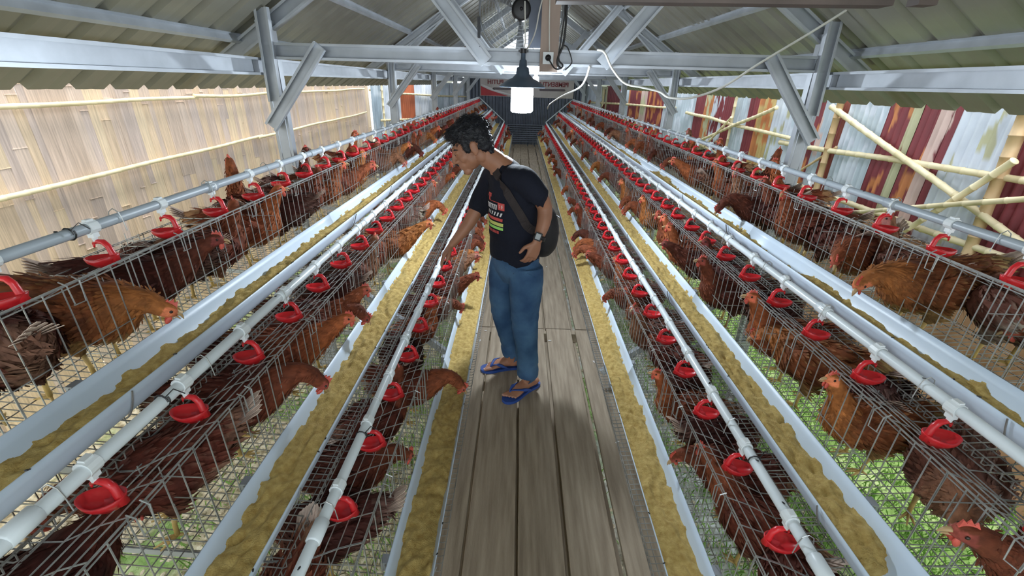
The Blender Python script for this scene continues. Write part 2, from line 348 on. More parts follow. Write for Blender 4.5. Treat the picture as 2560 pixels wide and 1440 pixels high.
for i, (a, b, c1, c2, th) in enumerate([(9.95, 10.22, (0.30, 0.38, 0.46), SIL, .2), (10.22, 10.9, LGT, SIL, .1), (10.9, 11.5, (0.45, 0.13, 0.06), None, 0), (11.5, 12.35, LGT, (0.72, 0.76, 0.82), .2), (12.35, 13.2, SIL, LGT, 0), (13.2, 14.2, LGT, SIL, .2)]):
    put('corrugated_sheet', corr(a - .02, b + .02, XL + .01 * (i % 2), -0.4, 1.62, paint(c1, c2, th, 3, i + 40), s=-1), wall_l)
# far end wall of dark corrugated metal with an open gable
fw = MB(); W = 1.80; nyy = int(2 * W / 0.1 * 6)
vs = []
for k in range(nyy + 1):
    x = XC - W + 2 * W * k / nyy; zt = 2.12
    for z in (GZ, 0.5, 1.3, zt): vs.append((x, 14.2 + 0.012 * math.sin(2 * PI * x / 0.1), z))
nb = len(vs); vs += [(v[0], v[1] + .003, v[2]) for v in vs]
f = [(k * 4 + j, (k + 1) * 4 + j, (k + 1) * 4 + j + 1, k * 4 + j + 1) for k in range(nyy) for j in range(3)]; f += [tuple(q + nb for q in reversed(t)) for t in f]
fw.add(vs, f); put('wall_back', fw.mesh('wall_back', 'dark_sheet', True), kind='structure', label='dark blue grey corrugated wall at the far end', cat='wall')
lou = MB()
for k in range(9): lou.box((XC, 14.12, 0.05 + 0.06 * k), (1.3, 0.012, 0.03))
put('trim_1', lou.mesh('louvre', 'dark_sheet'), kind='structure')

def roofz(off): return EAVE_Z + SLOPE * (EAVE_OFF - off)
for s in (-1, 1):
    mb = MB(); pitch = 0.235; prof = [(0, 0), (.045, 0), (.075, .002), (.105, 0), (.150, 0), (.172, .026), (.200, .026), (.222, 0)]
    ys = []; y = -3.25 - (0.035 if s < 0 else .105)
    while y < 14.7:
        ys += [(y + a, h) for a, h in prof]; y += pitch
    offs = [0.0, 0.5, 1.0, 1.5, 2.0, EAVE_OFF]; vs = []
    for yy, h in ys:
        for o in offs:
            oo = o + (0.012 * nz((yy * .7, 0, s)) if o == EAVE_OFF else 0); vs.append((offx(s, oo), yy, roofz(oo) + h + .006 * nz((yy, o * 2, s))))
    n = len(offs); nb = len(vs); vs += [(v[0], v[1], v[2] + .0015) for v in vs]
    f = [(j * n + i, j * n + i + 1, (j + 1) * n + i + 1, (j + 1) * n + i) for j in range(len(ys) - 1) for i in range(n - 1)]; f += [tuple(q + nb for q in reversed(t)) for t in f]
    mb.add(vs, f); put('roof_' + SIDE[s], mb.mesh('roof', 'roof'), kind='structure', label='ribbed metal roof slope on the %s' % SIDE[s], cat='roof')

# ---------------------------------------------------------------- steel frame
def chan(mb, p0, p1, wv, dv, W=0.1, D=0.045, lip=0.014, t=0.0025):
    """lipped C channel from p0 to p1: web W wide along wv, flanges D deep towards dv"""
    h = W / 2
    poly = [(-h, 0), (h, 0), (h, D), (h - lip, D), (h - lip, D - t), (h - t, D - t), (h - t, t), (-h + t, t), (-h + t, D - t), (-h + lip, D - t), (-h + lip, D), (-h, D)]
    mb.prism(poly, p0, p1, Vector(wv).normalized(), Vector(dv).normalized())
    # rolled grooves on the web
    a = Vector(wv).normalized(); d = Vector(dv).normalized(); p0, p1 = Vector(p0), Vector(p1)
    for q in (-0.62, 0.62): mb.prism([(-.003, 0), (.003, 0), (0, -.003)], p0 + a * h * q, p1 + a * h * q, a, d)
TY = [3.0, 5.75, 8.5, 11.25, 13.95]
TN = ['nearest', 'second', 'third', 'fourth', 'farthest']
fwd = Vector((0, -1, 0))
for i, ty in enumerate(TY):
    t = empty('roof_truss', (XC, ty, 1.8), '%s galvanised steel roof truss %s' % (TN[i], 'behind the hanging lamp' if i == 0 else 'from the camera, across the hall'), 'roof truss', 'steel trusses across the hall')
    def part(nm, fn):
        m = MB(); fn(m); o = put(nm, m.mesh(nm, 'steel'), t); return o
    part('tie_beam', lambda m: chan(m, (-1.66, 0, 0), (1.66, 0, 0), (0, 0, 1), fwd, 0.088))
    for s in (-1, 1):
        rz = lambda o: roofz(o) - 1.8 - 0.075
        part('rafter', lambda m: chan(m, (s * 1.94, .045, rz(1.94)), (0, .045, rz(0)), (s * .545, 0, .838), fwd, 0.085))
        part('knee_brace', lambda m: chan(m, (s * 1.32, -.05, .03), (s * 1.70, -.05, -.43), (.77, 0, s * .64), fwd, 0.075, .03))
        part('web_member', lambda m: chan(m, (s * .34, -.05, -.03), (s * .93, -.05, .66), (.76, 0, -s * .65), fwd, 0.082, .04))
        part('web_member', lambda m: chan(m, (s * .93, .05, .62), (s * 1.6, .05, .03), (.66, 0, s * .75), fwd, 0.07, .03) if i > 0 else chan(m, (s * .0, .05, 1.1), (s * .03, .05, .95), (1, 0, 0), fwd, 0.07, .03))
    for s in (-1, 1):
        p = empty('steel_post', (offx(s, 1.66), ty - .01, GZ), '%s galvanised post on the %s side of the hall' % (TN[i], SIDE[s]), 'post', 'steel posts along the cages')
        m = MB(); chan(m, (0, 0, 0), (0, 0, 2.46), (1, 0, 0), (0, 1, 0), 0.095, .05); put('shaft', m.mesh('shaft', 'steel'), p)
        m = MB(); chan(m, (s * -.015, -.028, 2.02), (s * -.03, -.028, 2.52), (1, 0, 0), (0, -1, 0), 0.075, .035); put('upper_sleeve', m.mesh('upper_sleeve', 'steel'), p)
for s in (-1, 1):
    m = MB(); chan(m, (offx(s, 1.74), -2.6, 1.715), (offx(s, 1.74), 14.1, 1.715), (0, 0, 1), (-s, 0, 0), 0.095, .045)
    put('wall_plate_beam', m.mesh('wall_plate_beam', 'steel'), label='long steel beam along the tops of the %s posts' % SIDE[s], cat='beam', group='long beams under the roof')
    for j, o in enumerate((1.85, 1.41, .97, .53, .12)):
        m = MB(); z = roofz(o) - .022; tv = Vector((s, 0, -SLOPE)).normalized()
        m.prism([(-.03, .02), (-.03, .017), (-.015, .017), (-.011, -.018), (.011, -.018), (.015, .017), (.03, .017), (.03, .02)], (offx(s, o), -2.8, z), (offx(s, o), 14.5, z), tv, Vector((s * SLOPE, 0, 1)).normalized())
        put('purlin', m.mesh('purlin', 'steel'), label='thin roof batten on the %s slope, %s up from the eave' % (SIDE[s], ordw(j + 1)), cat='batten', group='battens under the roof sheets')

# ---------------------------------------------------------------- bamboo poles on the fences
def pole(a, b, r, label, bend=0.012, parent=None):
    a, b = Vector(a), Vector(b); L_ = (b - a).length; n = max(3, int(L_ / 0.14)); mb = MB(); pts = []; rs = []
    sd = R.random() * 50
    for i in range(n + 1):
        t = i / n; base = a.lerp(b, t) + Vector((0.3 * nz((t * L_, sd, 0)), .3 * nz((sd, t * L_, 1)), nz((t * L_ * .8, sd, 2)))) * bend * 2
        rr = r * (1.08 - .16 * t)
        for dt, k in ((-.004, 1.0), (0, 1.13), (.004, 1.0)):
            pts.append(base + (b - a).normalized() * dt); rs.append(rr * k)
        if i < n:
            pts.append(a.lerp(b, (i + .5) / n) + Vector((0.3 * nz(((i + .5) / n * L_, sd, 0)), .3 * nz((sd, (i + .5) / n * L_, 1)), nz(((i + .5) / n * L_ * .8, sd, 2)))) * bend * 2); rs.append(rr * .95)
    mb.tube(pts, rs, 10)
    return put('bamboo_pole', mb.mesh('bamboo_pole', 'pole_tan' if 'tan upright' in label else 'pole', True), label=label, cat='bamboo pole', group='bamboo poles on the fences')
PX = 3.38
XLp = XL + 0.045
pole((XLp, 1.2, 1.452), (XLp, 4.6, 1.462), .017, 'upper bamboo rail on the left bamboo fence, near length')
pole((XLp + .012, 4.55, 1.468), (XLp, 9.6, 1.485), .016, 'upper bamboo rail on the left bamboo fence, far length')
pole((XLp, 1.2, 0.93), (XLp, 5.6, 1.0), .018, 'lower bamboo rail on the left bamboo fence, near length')
pole((XLp + .012, 5.5, 1.0), (XLp, 9.6, 1.05), .016, 'lower bamboo rail on the left bamboo fence, far length')
pole((XLp, 9.95, 1.46), (XLp + .3, 10.85, 1.44), .02, 'short upper rail on the grey zinc sheets at left')
pole((XLp + .42, 10.9, 1.385), (XLp + 1.53, 14.0, 1.27), .02, 'whitish rail across the orange and silver zinc sheets at left')
pole((XLp + .14, 10.1, .86), (XLp + 1.3, 13.4, .72), .022, 'low rail across the zinc sheets at left')
pole((XLp + .18, 10.2, .4), (XLp + .18, 10.2, 1.6), .022, 'upright pole at the start of the left zinc sheets')
pole((XLp + .95, 12.35, .4), (XLp + .95, 12.35, 1.6), .022, 'upright pole between the silver zinc sheets at left')
pole((PX - .03, 9.7, 1.20), (PX - .03, 5.77, 1.12), .026, 'mid height rail on the far part of the right fence')
pole((PX - .02, 6.06, 1.05), (PX - .02, 2.2, 1.18), .026, 'mid height rail on the near part of the right fence')
pole((PX - .05, 5.2, 1.51), (PX - .05, 2.5, 0.67), .027, 'long diagonal pole falling to the right across the near right fence')
pole((PX - .03, 5.1, 1.56), (PX - .03, 5.07, 0.5), .032, 'tan upright pole beside the top of the long diagonal')
pole((PX - .03, 3.22, 1.56), (PX - .03, 3.15, 0.3), .04, 'thick tan upright pole at the right edge')
pole((PX - .09, 3.1, 1.27), (PX - .09, 3.85, 0.42), .024, 'pinkish diagonal pole crossing the low end of the long diagonal')
pole((PX - .12, 2.6, 1.17), (PX - .12, 4.6, 0.49), .02, 'thin pole sloping down to the cages near the right edge')
pole((PX, 5.0, 1.12), (PX, 5.5, 0.8), .014, 'short thin brace left of the tan upright pole')
pole((PX - .03, 7.58, 1.56), (PX - .03, 7.58, 0.6), .022, 'upright pole where two diagonals cross on the far right fence')
pole((PX - .06, 6.29, 1.46), (PX - .06, 8.8, 0.72), .024, 'diagonal pole rising to the right on the far right fence')
pole((PX - .08, 7.5, 1.25), (PX - .08, 8.35, 0.7), .018, 'short steep diagonal on the far right fence')
pole((PX - .03, 1.6, .68), (PX - .03, 6.2, .61), .026, 'bottom rail of the right fence')
pole((PX - 1.42, 13.8, 1.22), (PX - .14, 10.1, 1.26), .024, 'rail at the farthest part of the right fence')
pole((PX - 1.16, 13.05, 1.56), (PX - 1.16, 13.05, 0.6), .026, 'upright pole near the far end of the right fence')
pole((PX, 9.6, .70), (PX, 6.0, .63), .018, 'low rail on the far part of the right fence')
pole((PX - .1, 2.2, .38), (PX - .1, 3.6, .30), .03, 'fallen pole lying on the earth bank')

# ---------------------------------------------------------------- walkway
PE = [(-0.335, -0.178), (-0.168, 0.027), (0.040, 0.218), (0.238, 0.420), (0.452, 0.60)]
SEC = [(-0.6, 2.885), (2.893, 5.3), (5.31, 8.2), (8.21, 11.0), (11.01, 13.85)]
for si, (ya, yb) in enumerate(SEC):
    for pi_, (xa, xb) in enumerate(PE):
        if si: xa += 0.012 * (R.random() - .5); xb += .012 * (R.random() - .5)
        mb = MB(); ny = 24; yb2 = yb + (0.0 if si == 4 else -.004 * R.random())
        vs = []
        for j in range(ny + 1):
            y = ya + (yb2 - ya) * j / ny; e = .003 * nz((y * 3, pi_, si)); e2 = .003 * nz((y * 3, pi_ + 9, si))
            vs += [(xa + e, y, -.022), (xa + e, y, -.003), (xa + e + .003, y, 0), (xb + e2 - .003, y, 0), (xb + e2, y, -.003), (xb + e2, y, -.022)]
        f = [(j * 6 + k, j * 6 + (k + 1) % 6, (j + 1) * 6 + (k + 1) % 6, (j + 1) * 6 + k) for j in range(ny) for k in range(6)]
        f += [tuple(range(6))[::-1], tuple(ny * 6 + k for k in range(6))]
        mb.add(vs, f); me = mb.mesh('plank', 'plank')
        o = put('walkway_plank', me, loc=(0, 0, .0015 * R.random()), label='worn walkway board, %s from the left in the %s section' % (ordw(pi_ + 1), ['nearest', 'second', 'third', 'fourth', 'farthest'][si]), cat='plank', group='boards of the walkway')
for j, y in enumerate((0.9, 2.89, 5.3, 8.2, 11.0, 13.6)):
    mb = MB(); mb.box((XC, y, -.06), (1.1, .06, .07)); put('cross_joist', mb.mesh('joist', 'plank'), label='timber joist under the walkway, %s from the front' % ordw(j + 1), cat='joist', group='joists under the walkway')

for i, x in enumerate((-.172, .033, .228, .436)):  # strips added below the board gaps so that these look dark
    mb = MB(); mb.box((x, 6.5, -.125), (.05, 14.5, .05)); put('blocker', mb.mesh('blocker', 'plank'), label='added timber bearer under the walkway boards, %s from the left' % ordw(i + 1), cat='beam', group='added blockers under the walkway gaps')

# ---------------------------------------------------------------- cages
ML = 1.15; NM = 12
LIPO, FLZ = 0.345, 0.205    # tray lip offset and height on the lowest tier
def fz(o): return FLZ + 0.085 * (o - LIPO)      # sloping wire floor
def wires(lines, r, matn, name, n=4):
    mb = MB()
    for ln in lines: mb.tube(ln, r, n, caps=False)
    return mb.mesh(name, matn)
cage_parts = {}
for s in (-1, 1):
    P = lambda o, y, z: (s * o, y, z)
    ys = lambda d: [i * d for i in range(int(round(ML / d)) + 1)]
    front = [[P(.50, y, fz(.5)), P(.50, y, .585)] for y in ys(0.046)] + [[P(.50, 0, z), P(.50, ML, z)] for z in (.235, .42, .575, .587)]
    roofp = [(.50, .585), (.57, .556), (.66, .505), (.76, .495), (.855, .495)]
    top = [[P(o, y, z) for o, z in roofp] for y in ys(0.0885)] + [[P(o, 0, z), P(o, ML, z)] for o, z in roofp + [(.535, .571), (.61, .535), (.71, .5), (.80, .495)]]
    tray = [(.852, 0), (.60, 0), (.40, 0), (LIPO + .01, 0), (LIPO - .002, .008), (LIPO - .004, .028)]
    floor = [[P(o, y, fz(o) + dz) for o, dz in tray] for y in ys(0.025)] + [[P(o, 0, fz(o) - .002), P(o, ML, fz(o) - .002)] for o in (.345, .37, .42, .47, .52, .57, .62, .67, .72, .77, .82, .852)] + [[P(LIPO - .004, 0, FLZ + .03), P(LIPO - .004, ML, FLZ + .03)]]
    back = [[P(.855, y, fz(.85)), P(.855, y, .495)] for y in ys(0.05)] + [[P(.855, 0, z), P(.855, ML, z)] for z in (.26, .33, .40, .49)]
    def part_lines(y): return [[P(o, y, fz(o)), P(o, y, .585 if o < .55 else .52)] for o in [.50 + .05 * i for i in range(8)]] + [[P(.5, y, z), P(.855, y, min(z, .49))] for z in (.26, .34, .42, .49)] + [[P(o, y, z) for o, z in roofp]]
    div = part_lines(0)
    # latch loop and top-rail hook shapes
    def loop(y): return [P(.497, y, .60), P(.480, y, .592), P(.478, y, .545), P(.486, y + .004, .538), P(.478, y + .028, .540), P(.478, y + .032, .592), P(.497, y + .034, .60)]
    latch = [loop(0.0)]
    cage_parts[s] = dict(front=wires(front, 0.0016, 'wire', 'front_panel'), top=wires(top, 0.0016, 'wire', 'top_panel'), floor=wires(floor, 0.0016, 'wire_dirty', 'floor_grid'), back=wires(back, 0.0016, 'wire_dirty', 'back_panel'),
                         div=wires(div, .0015, 'wire', 'divider'), latch=wires(latch, .0017, 'wire', 'gate_latch', 5))
    mb = MB()
    mb.prism([(-.002, -.02), (.014, -.02), (.014, -.017), (.001, -.017), (.001, .0), (-.002, .0)], P(.42, 0, fz(.42) - .005), P(.86, 0, fz(.86) - .012), (0, 1, 0), (0, 0, 1))
    cage_parts[s]['rail'] = mb.mesh('support_bar', 'steel')
for s in (-1, 1):
    for k in range(3):
        for j in range(NM):
            c = empty('wire_cage', (XC + s * k * DX, Y0 + j * ML, k * DZ), 'galvanised wire hen cage in the %s %s row, %s from the front' % (SIDE[s], TIER[k], ordw(j + 1)), 'hen cage', 'wire cages in the %s %s row' % (SIDE[s], TIER[k]))
            q = cage_parts[s]
            put('front_panel', q['front'], c); put('top_panel', q['top'], c); put('floor_grid', q['floor'], c); put('back_panel', q['back'], c)
            put('support_bar', q['rail'], c)
            for m in range(3):
                put('divider', q['div'], c, (0, .002 + m * ML / 3, 0))
            if j < 6:
                for m in range(3): put('gate_latch', q['latch'], c, (0, .17 + m * ML / 3 + .03 * R.random(), 0))
# slanting end frames that carry the rows
for s in (-1, 1):
    for j, y in enumerate([-.2, 2.2, 4.6, 7.0, 9.4, 11.8, 13.42]):
        m = MB(); p0, p1 = Vector((offx(s, .40), y, 0.10)), Vector((offx(s, 1.33), y, 0.87)); d = (p1 - p0).normalized()
        f_ = empty('cage_stand', (offx(s, .9), y, GZ), 'angle iron stand under the %s cage rows, %s from the front' % (SIDE[s], ordw(j + 1)), 'cage stand', 'stands under the cage rows')
        def at(m_, nm):
            me = m_.mesh(nm, 'steel'); o = put(nm, me, f_); o.matrix_parent_inverse = Matrix.Translation(-Vector(f_.location)); return o
        chan(m, (offx(s, .47), y, GZ), (offx(s, .47), y, .20), (1, 0, 0), (0, 1, 0), .035, .03, .008); at(m, 'leg')
        m = MB(); chan(m, (offx(s, 1.2), y, GZ), (offx(s, 1.2), y, .80), (1, 0, 0), (0, 1, 0), .035, .03, .008); at(m, 'leg')
        m = MB(); chan(m, p0, p1, (-s * d.z, 0, abs(d.x)), (0, 1, 0), .035, .03, .008); at(m, 'slanting_bar')

# ---------------------------------------------------------------- feed troughs and feed
TW, TD = 0.0725, 0.088
def trough_prof():
    pts = []
    for i in range(21):
        u = -1 + 2 * i / 20; pts.append((u * TW, -TD * (1 - abs(u) ** 3.2)))
    return pts
TP = trough_prof()
def trz(u): return -TD * (1 - (abs(u) / TW) ** 3.2)
troff = lambda k: 0.4175 + DX * k
trrim = lambda k: 0.345 + 0.31 * k
def inz(u): return -TD * .965 * (1 - min(1, abs(u) / (TW * .955)) ** 3.2)
def feed_level(s, k, y):
    base = [-.047, -.043, -.046][k]
    if s > 0 and k == 1:
        if y < .72 and y > .56: return -.1
        if y < .75: base = -.060
    if s > 0 and k == 2: base = -.052 + .05 * max(-.6, min(.35, nz((y * 1.6, 7, 3)))) if y < 5 else -.05
    if s < 0 and k == 2: base = -.05 if y > .62 else -.1
    if k < 2 and y > 7: base -= .004
    return base
for s in (-1, 1):
    for k in range(3):
        x = offx(s, troff(k)); z = trrim(k)
        t = empty('feed_trough', (x, 0, z), 'pale blue plastic feed trough along the %s %s cage row' % (SIDE[s], TIER[k]), 'feed trough', 'feed troughs')
        for j, (ya, yb) in enumerate([(-.4, 1.93 + .25 * k), (1.93 + .25 * k, 5.2), (5.2, 9.3), (9.3, 13.45)]):
            m = MB(); sc = 1.0 + (.03 if j % 2 else 0); out = [(u * sc, w * sc) for u, w in TP]; inn = [(u * sc * .955, w * sc * .965 + (.0 if i in (0, 20) else .0)) for i, (u, w) in enumerate(TP)]
            poly = out + inn[::-1]
            n = len(poly); sg = [ya + (yb - ya) * q / 12 for q in range(13)]
            vs = [(u, y, w + .0025 * nz((y * .9, k, s))) for y in sg for u, w in poly]
            f = [(a * n + q, a * n + (q + 1) % n, (a + 1) * n + (q + 1) % n, (a + 1) * n + q) for a in range(12) for q in range(n)]
            f += [(q, q + 1, n - 2 - q, n - 1 - q) for q in range(20)] + [(12 * n + q, 12 * n + n - 1 - q, 12 * n + n - 2 - q, 12 * n + q + 1) for q in range(20)]
            m.add(vs, f); put('trough_section', m.mesh('trough_section', 'pvc', True), t)
        for j, y in enumerate((.85, 1.95 + .25 * k, 3.2, 5.2)):
            m = MB(); m.tube([(u * 1.06, y, w * 1.05 - .001) for u, w in TP], .0022, 5); put('hanger_wire', m.mesh('hanger_wire', 'wire_dirty'), t)
            m = MB(); m.box((s * .083, y + .02, -.018), (.02, .03, .035)); put('bracket', m.mesh('bracket', 'steel'), t)
        # feed
        m = MB(); ny = 900; nu = 30; y = .2; vs = []
        yy = []; 
        while y < 13.4: yy.append(y); y += .006 + .0022 * y
        for y in yy:
            lv = feed_level(s, k, y)
            for i in range(nu + 1):
                u = -TW * .92 + TW * 1.84 * i / nu
                h = lv + .013 * nz((y * 5.5, u * 15, 3 * k + s)) + .020 * abs(nz((y * 13, u * 18, 5 * k + s))) + .009 * nz((y * 42, u * 50, s)) - .010 * (u / TW) ** 2
                vs.append((u, y, max(h, inz(u) - .0028)))
        f = [(a * (nu + 1) + i, a * (nu + 1) + i + 1, (a + 1) * (nu + 1) + i + 1, (a + 1) * (nu + 1) + i) for a in range(len(yy) - 1) for i in range(nu)]
        f = [q for q in f if any(vs[v][2] > inz(vs[v][0]) for v in q)]
        m.add(vs, f); put('chicken_feed', m.mesh('chicken_feed', 'feed', True), loc=(x, 0, z), label='yellow brown mash lying in the %s %s feed trough' % (SIDE[s], TIER[k]), cat='feed', kind='stuff')

# ---------------------------------------------------------------- water pipes and drinking cups
pipoff = lambda k: .59 + DX * k
pipz = lambda k: .665 + DZ * k
PH = {(-1, 0): .848, (-1, 1): .618, (-1, 2): .892, (1, 0): .80, (1, 1): .62, (1, 2): .93}
CS = 0.257
def saddle_bm(m):
    m.tube([(0, -.014, 0), (0, .014, 0)], .0185, 12); m.box((0, 0, -.018), (.018, .018, .02)); m.tube([(0, 0, -.02), (0, 0, -.040)], [.009, .006], 8)
    m.box((0, 0, .018), (.014, .02, .008))
def arm_bm(m, s):
    # gooseneck from under the nipple over to the aisle side and down to the bowl
    a = -s
    m.tube([(a * -.010, 0, -.046), (a * .004, 0, -.040), (a * .020, 0, -.042), (a * .030, 0, -.054), (a * .034, 0, -.075), (a * .038, 0, -.098)], [.004, .0065, .008, .008, .0085, .012], 8)
    m.tube([(a * -.010, 0, -.046), (a * -.012, 0, -.058)], [.004, .002], 6)
def bowl_bm(m, s):
    a = -s; n = 20; rings = [(.000, .000, -.112), (.62, .60, -.112), (.93, .92, -.100), (1.0, 1.0, -.088), (.93, .92, -.087), (.80, .78, -.097), (.0, .0, -.101)]
    cx = a * .0; vs = []
    for rx, ry, z in rings:
        for q in range(n):
            t = 2 * PI * q / n; L_ = .045 * (1 + .16 * max(0, -math.cos(t)))
            zz = z + (.010 * max(0, math.cos(t)) if z > -.105 else 0)
            vs.append((cx + a * math.cos(t) * L_ * max(rx, .01), math.sin(t) * .031 * max(ry, .01), zz))
    f = [(i * n + q, i * n + (q + 1) % n, (i + 1) * n + (q + 1) % n, (i + 1) * n + q) for i in range(len(rings) - 1) for q in range(n)]
    m.add(vs, f)
cupm = {}
for s in (-1, 1):
    m1 = MB(); saddle_bm(m1); m2 = MB(); arm_bm(m2, s); m3 = MB(); bowl_bm(m3, s)
    al = MB(); saddle_bm(al); nf = len(al.f); arm_bm(al, s); bowl_bm(al, s); al.mi = [0] * nf + [1] * (len(al.f) - nf)
    cupm[s] = (m1.mesh('saddle', 'clipw'), m2.mesh('arm', 'red', True), m3.mesh('bowl', 'red', True), al.mesh('drinker', ['clipw', 'red']))
for s in (-1, 1):
    for k in range(3):
        x = offx(s, pipoff(k)); z = pipz(k); mt = 'pipe_grey' if k == 2 else 'pipe'
        p = empty('water_pipe', (x, 0, z), '%s plastic water pipe above the %s %s cage row' % ('grey' if k == 2 else 'white', SIDE[s], TIER[k]), 'water pipe', 'drinking water pipes')
        m = MB(); sg = [-.4 + (13.9) * q / 56 for q in range(57)]
        m.tube([(.004 * nz((y, k, s)), y, .005 * nz((y * .8, k, s + 3)) - .0) for y in sg], .0145, 14); put('pipe_run', m.mesh('pipe_run', mt, True), p)
        y = PH[s, k] - .13
        for q in range(6):
            m = MB(); yy = y + q * .9; m.tube([(0, yy - .03, 0), (0, yy - .027, 0), (0, yy + .027, 0), (0, yy + .03, 0)], [.0145, .0185, .0185, .0145], 14); put('coupling', m.mesh('coupling', mt, True), p)
        for q in range(14):
            yy = y + .06 + q * .41; m = MB(); m.tube([(s * -.022, yy, -.035), (s * -.019, yy, .0), (s * -.014, yy, .02), (0, yy, .030), (s * .014, yy, .02), (s * .019, yy, 0)], .0014, 5); put('hanger_hook', m.mesh('hanger_hook', 'wire'), p)
        if k < 2:
            m = MB(); m.tube([(0, 13.45, 0), (s * DX, 13.45, DZ)], .013, 10); put('riser', m.mesh('riser', 'pipe', True), p)
        if k == 0 or (s, k) in ((-1, 1), (1, 2), (-1, 2)):
            m = MB(); yy = y + .32; m.tube([(.0165 * math.cos(a * PI / 5), yy + .003 * a / 5, .0165 * math.sin(a * PI / 5)) for a in range(12)], .0022, 5); m.tube([(.012, yy, .012), (.03, yy + .01, .03), (.045, yy + .02, .01)], .0015, 4); put('cable_tie', m.mesh('cable_tie', 'black'), p)
        j = 0; yc = PH[s, k]
        while yc < 13.35:
            j += 1; lab = 'red drinking cup under the %s %s water pipe, %s from the front' % (SIDE[s], TIER[k], ordw(j)); grp = 'red cups on the %s %s pipe' % (SIDE[s], TIER[k])
            yaw = .12 * (R.random() - .5)
            if yc < 4.5:
                e = empty('drinking_cup', (x, yc, z), lab, 'drinking cup', grp); e.rotation_euler = (0, .10 * (R.random() - .5), yaw)
                put('saddle_clamp', cupm[s][0], e, label='white plastic clamp'); put('arm', cupm[s][1], e); put('bowl', cupm[s][2], e)
            else:
                e = put('drinking_cup', cupm[s][3], None, (x, yc, z), lab, 'drinking cup', grp); e.rotation_euler = (0, 0, yaw)
            yc += CS + .012 * (R.random() - .5)
# ---------------------------------------------------------------- hens
MAH, HAC, FLU, WHT, FACE = (0.125, 0.032, 0.016), (0.245, 0.075, 0.030), (0.36, 0.22, 0.13), (0.62, 0.54, 0.45), (0.50, 0.13, 0.085)
def lerp3(a, b, t): t = max(0, min(1, t)); return tuple(p + (q - p) * t for p, q in zip(a, b))
POSES = {  # neck path after the chest: (x, z), head direction angle in degrees below level, head yaw
    'up': ([(.120, .245), (.140, .285), (.158, .318)], (.172, .340), -5, 10),
    'look': ([(.120, .245), (.135, .285), (.148, .315)], (.156, .338), 0, 60),
    'out': ([(.165, .238), (.200, .262), (.228, .280)], (.250, .290), 10, -15),
    'feed': ([(.165, .232), (.205, .240), (.236, .222)], (.258, .188), 58, 12),
    'peek': ([(.110, .265), (.125, .325), (.135, .375)], (.146, .408), 0, 20),
    'low': ([(.135, .205), (.165, .205), (.185, .195)], (.203, .180), 40, 35),
}
